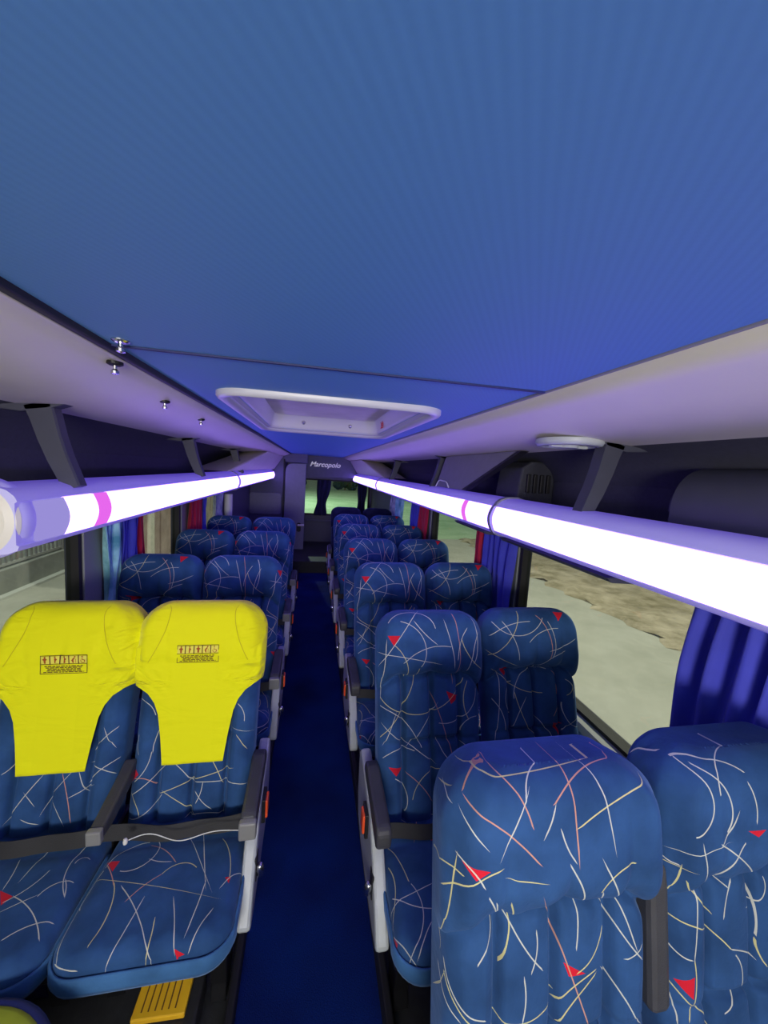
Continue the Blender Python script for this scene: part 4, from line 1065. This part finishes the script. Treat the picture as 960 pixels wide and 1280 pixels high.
curtain('curtain', cxr, 4.98, 5.45, .72, 1.50, M['cur_cyan'], 5, 'turquoise curtain on the right at the last side window', pinch=.2, group=CG)
curtain('curtain', cxr, 5.50, 5.80, .72, 1.50, M['cur_grey'], 3, 'pale blue curtain on the right nearest the rear corner', group=CG)
curtain('curtain', cxl, 2.20, 2.40, .72, 1.50, M['cur_cyan'], 3, 'turquoise curtain on the left just above the yellow covers', pinch=.45, tie=.55, group=CG)
curtain('curtain', cxl, 2.38, 2.60, .72, 1.50, M['cur_blue'], 3, 'blue curtain on the left next to the turquoise one', group=CG)
curtain('curtain', cxl-.01, 2.59, 2.70, .72, 1.50, M['cur_red'], 2, 'narrow red curtain on the left next to the near blue one', group=CG)
curtain('curtain', cxl, 3.62, 3.98, .72, 1.50, M['cur_red'], 4, 'red curtain on the left farther back between two windows', group=CG)
curtain('curtain', cxl, 3.99, 4.16, .72, 1.50, M['cur_blue'], 2, 'narrow blue curtain on the left just beyond the farther red one', group=CG)
curtain('curtain', cxl, 4.46, 4.90, .72, 1.50, M['cur_grey'], 4, 'pale blue curtain on the left beside the white upright roll', pinch=.2, group=CG)
curtain('curtain', YB-.05, -.02, .26, .76, 1.50, M['cur_navy'], 3, 'dark gathered curtain left of centre in the rear window', pinch=.30, tie=.65, axis='X', lean=-.06, amp=.016, group=CG)
curtain('curtain', YB-.05, .84, 1.04, .76, 1.50, M['cur_navy'], 3, 'dark gathered curtain at the right side of the rear window', pinch=.25, tie=.6, axis='X', amp=.016, group=CG)

# ------------------------------------------------------------------ outside
def ground_mat(name, c1, c2, sc, bump=.3):
    m, nt, b = new_mat(name); N = nt.nodes
    tc = N.new('ShaderNodeTexCoord'); n = N.new('ShaderNodeTexNoise'); n.inputs['Scale'].default_value = sc; n.inputs['Detail'].default_value = 8; n.inputs['Roughness'].default_value = .65
    nt.links.new(tc.outputs['Object'], n.inputs['Vector'])
    r = N.new('ShaderNodeValToRGB'); nt.links.new(n.outputs[0], r.inputs[0]); r.color_ramp.elements[0].position = .32; r.color_ramp.elements[1].position = .68
    r.color_ramp.elements[0].color = (*c1, 1); r.color_ramp.elements[1].color = (*c2, 1)
    nt.links.new(r.outputs[0], b.inputs['Base Color']); b.inputs['Roughness'].default_value = .85
    bp = N.new('ShaderNodeBump'); bp.inputs['Strength'].default_value = bump; bp.inputs['Distance'].default_value = .05
    nt.links.new(n.outputs[0], bp.inputs['Height']); nt.links.new(bp.outputs[0], b.inputs['Normal']); return m
M['asphalt'] = ground_mat('pale_asphalt', (.36, .36, .31), (.46, .455, .40), 1.2, .1)
M['verge'] = ground_mat('dry_verge', (.20, .17, .10), (.52, .45, .34), 2.2, .9)
M['lawn'] = ground_mat('pale_green_ground', (.30, .46, .27), (.52, .66, .46), .5, .3)
M['concrete'] = ground_mat('stained_concrete', (.26, .27, .25), (.40, .41, .37), 1.5, .3)
M['wood'] = ground_mat('brown_boards', (.34, .25, .22), (.58, .46, .42), 1.6, .3)
M['pale'] = ground_mat('pale_render', (.50, .50, .46), (.66, .66, .60), 1.1, .1)
GZ = -1.10
struct(box('road', -8, 6.6, -6, 16, GZ-.1, GZ, M['asphalt']))
struct(box('land_far', -40, 60, 16, 90, GZ-.12, GZ-.01, M['lawn']))
# rough verge with an irregular near edge
vs, fs = [], []
rnd = random.Random(11); nx, ny = 26, 90
for j in range(ny+1):
    y = -6+22*j/ny
    for i in range(nx+1):
        t = i/nx; x = 6.45+ (0 if i else .12*math.sin(j*1.7)+rnd.uniform(-.1, .1)) + 24*t**1.7
        vs.append((x, y, GZ+.002+(0 if i == 0 else .05+rnd.uniform(-.03, .05)*(1-t*.5))))
for j in range(ny):
    for i in range(nx): a = j*(nx+1)+i; fs.append((a, a+1, a+nx+2, a+nx+1))
struct(link_mesh('land_verge', vs, fs, M['verge'], None, True))
# kerb, low wall and railing on the left
struct(box('kerb', -5.86, -5.72, -2, 12.6, GZ, GZ+.05, M['sill']))
struct(box('wall_boundary', -6.05, -5.86, -2, 12.6, GZ, GZ+.52, M['concrete'], bev=.02))
struct(box('land_left', -40, -6.05, -6, 16, GZ-.05, GZ+.1, M['concrete']))
struct(box('wall_far', -11.2, -11, -4, 13.5, GZ, GZ+3.2, M['pale']))
fn = empty('railing_fence', (-5.95, 6, GZ+.52)); tag(fn, 'pale metal railing on the low concrete wall outside the left window', 'fence')
def fbox(nm, y0, y1, z0, z1, w, m): return box(nm, -w, w, y0, y1, z0, z1, m, fn)
M['fence'] = mat('galvanised_grey', (.45, .46, .44), .5); M['fence_dark'] = mat('dark_post_steel', (.26, .26, .25), .6)
fbox('rail', -3, 6.6, .04, .09, .02, M['fence']); fbox('rail', -3, 6.6, .78, .83, .02, M['fence'])
b0 = fbox('baluster', -3, -2.97, .09, .78, .015, M['fence_dark'])
for k in range(1, 70):
    c = b0.copy(); C.objects.link(c); c.parent = fn; c.location.y = .138*k
p0 = fbox('post', .0, .14, -.0, .85, .05, M['fence_dark']); p0.location.y = -1.0
for dy in (2.6, 5.2):
    c = p0.copy(); C.objects.link(c); c.parent = fn; c.location.y = -1.0+dy
# boarded building far back on the left
bd = empty('boarded_building', (-4.3, 13.8, GZ)); tag(bd, 'blurred brown boarded building seen through the second left window', 'building')
bm = bmesh.new()
for k in range(22):
    y = -5.2+k*.75; add_box(bm, -.2, .02+.03*(k % 3), y, y+.72, 0, 4.2)
obj('boarding', bm, M['wood'], bd)
bm = bmesh.new()
for y in (-3.2, 1.0, 4.6): add_box(bm, -.1, .16, y, y+.25, 0, 4.2)
obj('pale_posts', bm, M['cream'], bd)
bm = bmesh.new(); add_box(bm, -.1, .2, -5.2, 11, 2.2, 2.35); obj('beam', bm, M['concrete'], bd)
# dark hedge line far behind the rear window
bm = bmesh.new()
rnd = random.Random(5)
def blob(bm, x, y, z, r, seed):
    t = bmesh.new(); bmesh.ops.create_icosphere(t, subdivisions=3, radius=r); rr = random.Random(seed)
    for v in t.verts: v.co *= 1+rr.uniform(-.12, .12)
    bmesh.ops.translate(t, verts=t.verts, vec=(x, y, z)); tm = bpy.data.meshes.new('t'); t.to_mesh(tm); t.free(); bm.from_mesh(tm); bpy.data.meshes.remove(tm)
M['leaf'] = ground_mat('dark_foliage', (.01, .02, .01), (.05, .09, .04), 3, .8)
for i, (x, r, lb) in enumerate(((-2.6, 1.1, 'dark shrub beyond the left side of the rear window'), (4.2, 1.2, 'dark shrub beyond the middle of the rear window'))):
    s_ = empty('shrub', (x, 52, GZ)); tag(s_, lb, 'shrub')
    bm = bmesh.new(); [blob(bm, dx, 0, r*.7+dz, r*.7, i*9+k) for k, (dx, dz) in enumerate(((-.8, 0), (.1, .3), (.9, -.05)))]
    obj('foliage', bm, M['leaf'], s_)
    bm = bmesh.new(); add_sweep(bm, [(0, 0, -.02), (.05, 0, .6)], circ(.08, 8)); obj('stem', bm, M['brown'], s_)

# ------------------------------------------------------------------ lights
w = bpy.data.worlds.new('World'); bpy.context.scene.world = w; w.use_nodes = True
bg = w.node_tree.nodes['Background']; bg.inputs[0].default_value = (.93, .96, .86, 1); bg.inputs[1].default_value = .12
# cab lamp on the front bulkhead
lmp = empty('cab_lamp', (-.20, YF+.001, 1.60)); tag(lmp, 'white cab lamp on the front bulkhead behind the viewer', 'lamp')
box('lamp_body', -.36, .36, .0, .03, -.09, .09, M['white'], lmp, .008)
box('lamp_diffuser', -.33, .33, .03, .04, -.07, .07, emitter('cab_lamp_glow', (1, .95, .86), 3.0), lmp, .004)
ld = bpy.data.lights.new('cab_light', 'AREA'); ld.shape = 'RECTANGLE'; ld.size = .9; ld.size_y = .4; ld.energy = 60; ld.color = (1, .95, .86)
lo = bpy.data.objects.new('cab_light', ld); C.objects.link(lo); lo.location = (-.20, YF+.08, 1.60); lo.rotation_euler = (R(90), 0, 0)

# street lamps added out of view to brighten the ground: pole, arm, head, light
def added_street_lamp(x, y, h, energy, col, label, ax):
    t = empty('added_street_lamp', (x, y, GZ)); tag(t, label, 'added lamp')
    bm = bmesh.new(); add_lathe(bm, [(0, 0), (.14, 0), (.12, .3), (.07, .35), (.05, h), (0, h)], 16); obj('pole', bm, M['steel'], t)
    bm = bmesh.new(); add_sweep(bm, [(0, 0, h-.05), (ax*.4, 0, h+.2), (ax*1.4, 0, h+.3)], circ(.04, 10)); obj('arm', bm, M['steel'], t)
    bm = bmesh.new(); add_box(bm, *sorted((ax*1.3, ax*2.0)), -.15, .15, h+.24, h+.36, .03); obj('lamp_head', bm, M['fence'], t)
    l = bpy.data.lights.new('added_street_light', 'AREA'); l.size = .5; l.energy = energy; l.color = col
    o = bpy.data.objects.new('added_street_light', l); C.objects.link(o); o.location = (x+ax*1.7, y, GZ+h+.22)
added_street_lamp(7.9, 5.5, 11, 1250, (1, .95, .80), 'added street lamp out of view, lighting the ground right of the bus', -1)
added_street_lamp(-4.9, 4, 11, 850, (1, .97, .88), 'added street lamp out of view, lighting the ground left of the bus', 1)
added_street_lamp(-5.5, 30, 11, 2600, (.80, 1, .80), 'added street lamp out of view, lighting the green behind the bus', 1)

# ------------------------------------------------------------------ camera
f = 475.0
y, p, r = R(10.8), R(6.1), R(3.5)
fwd = Vector((math.sin(y)*math.cos(p), math.cos(y)*math.cos(p), -math.sin(p)))
right = Vector((math.cos(y), -math.sin(y), 0)); up = right.cross(fwd)
Rv = right*math.cos(r)+up*math.sin(r); Uv = -right*math.sin(r)+up*math.cos(r)
cd = bpy.data.cameras.new('Camera'); cam = bpy.data.objects.new('Camera', cd); C.objects.link(cam)
mw = Matrix.Identity(4)
for i in range(3): mw[i][0] = Rv[i]; mw[i][1] = Uv[i]; mw[i][2] = -fwd[i]
mw.translation = Vector((-.08, 0, 1.75)); cam.matrix_world = mw
cd.sensor_fit = 'AUTO'; cd.sensor_width = 36; cd.lens = f/1280*36; cd.clip_start = .02; cd.clip_end = 300
sc_ = bpy.context.scene; sc_.camera = cam
sc_.view_settings.view_transform = 'Standard'; sc_.view_settings.look = 'None'; sc_.view_settings.exposure = 0; sc_.view_settings.gamma = 1; sc_.view_settings.use_curve_mapping = False
sc_.cycles.use_denoising = True; sc_.cycles.max_bounces = 8; sc_.cycles.transparent_max_bounces = 12
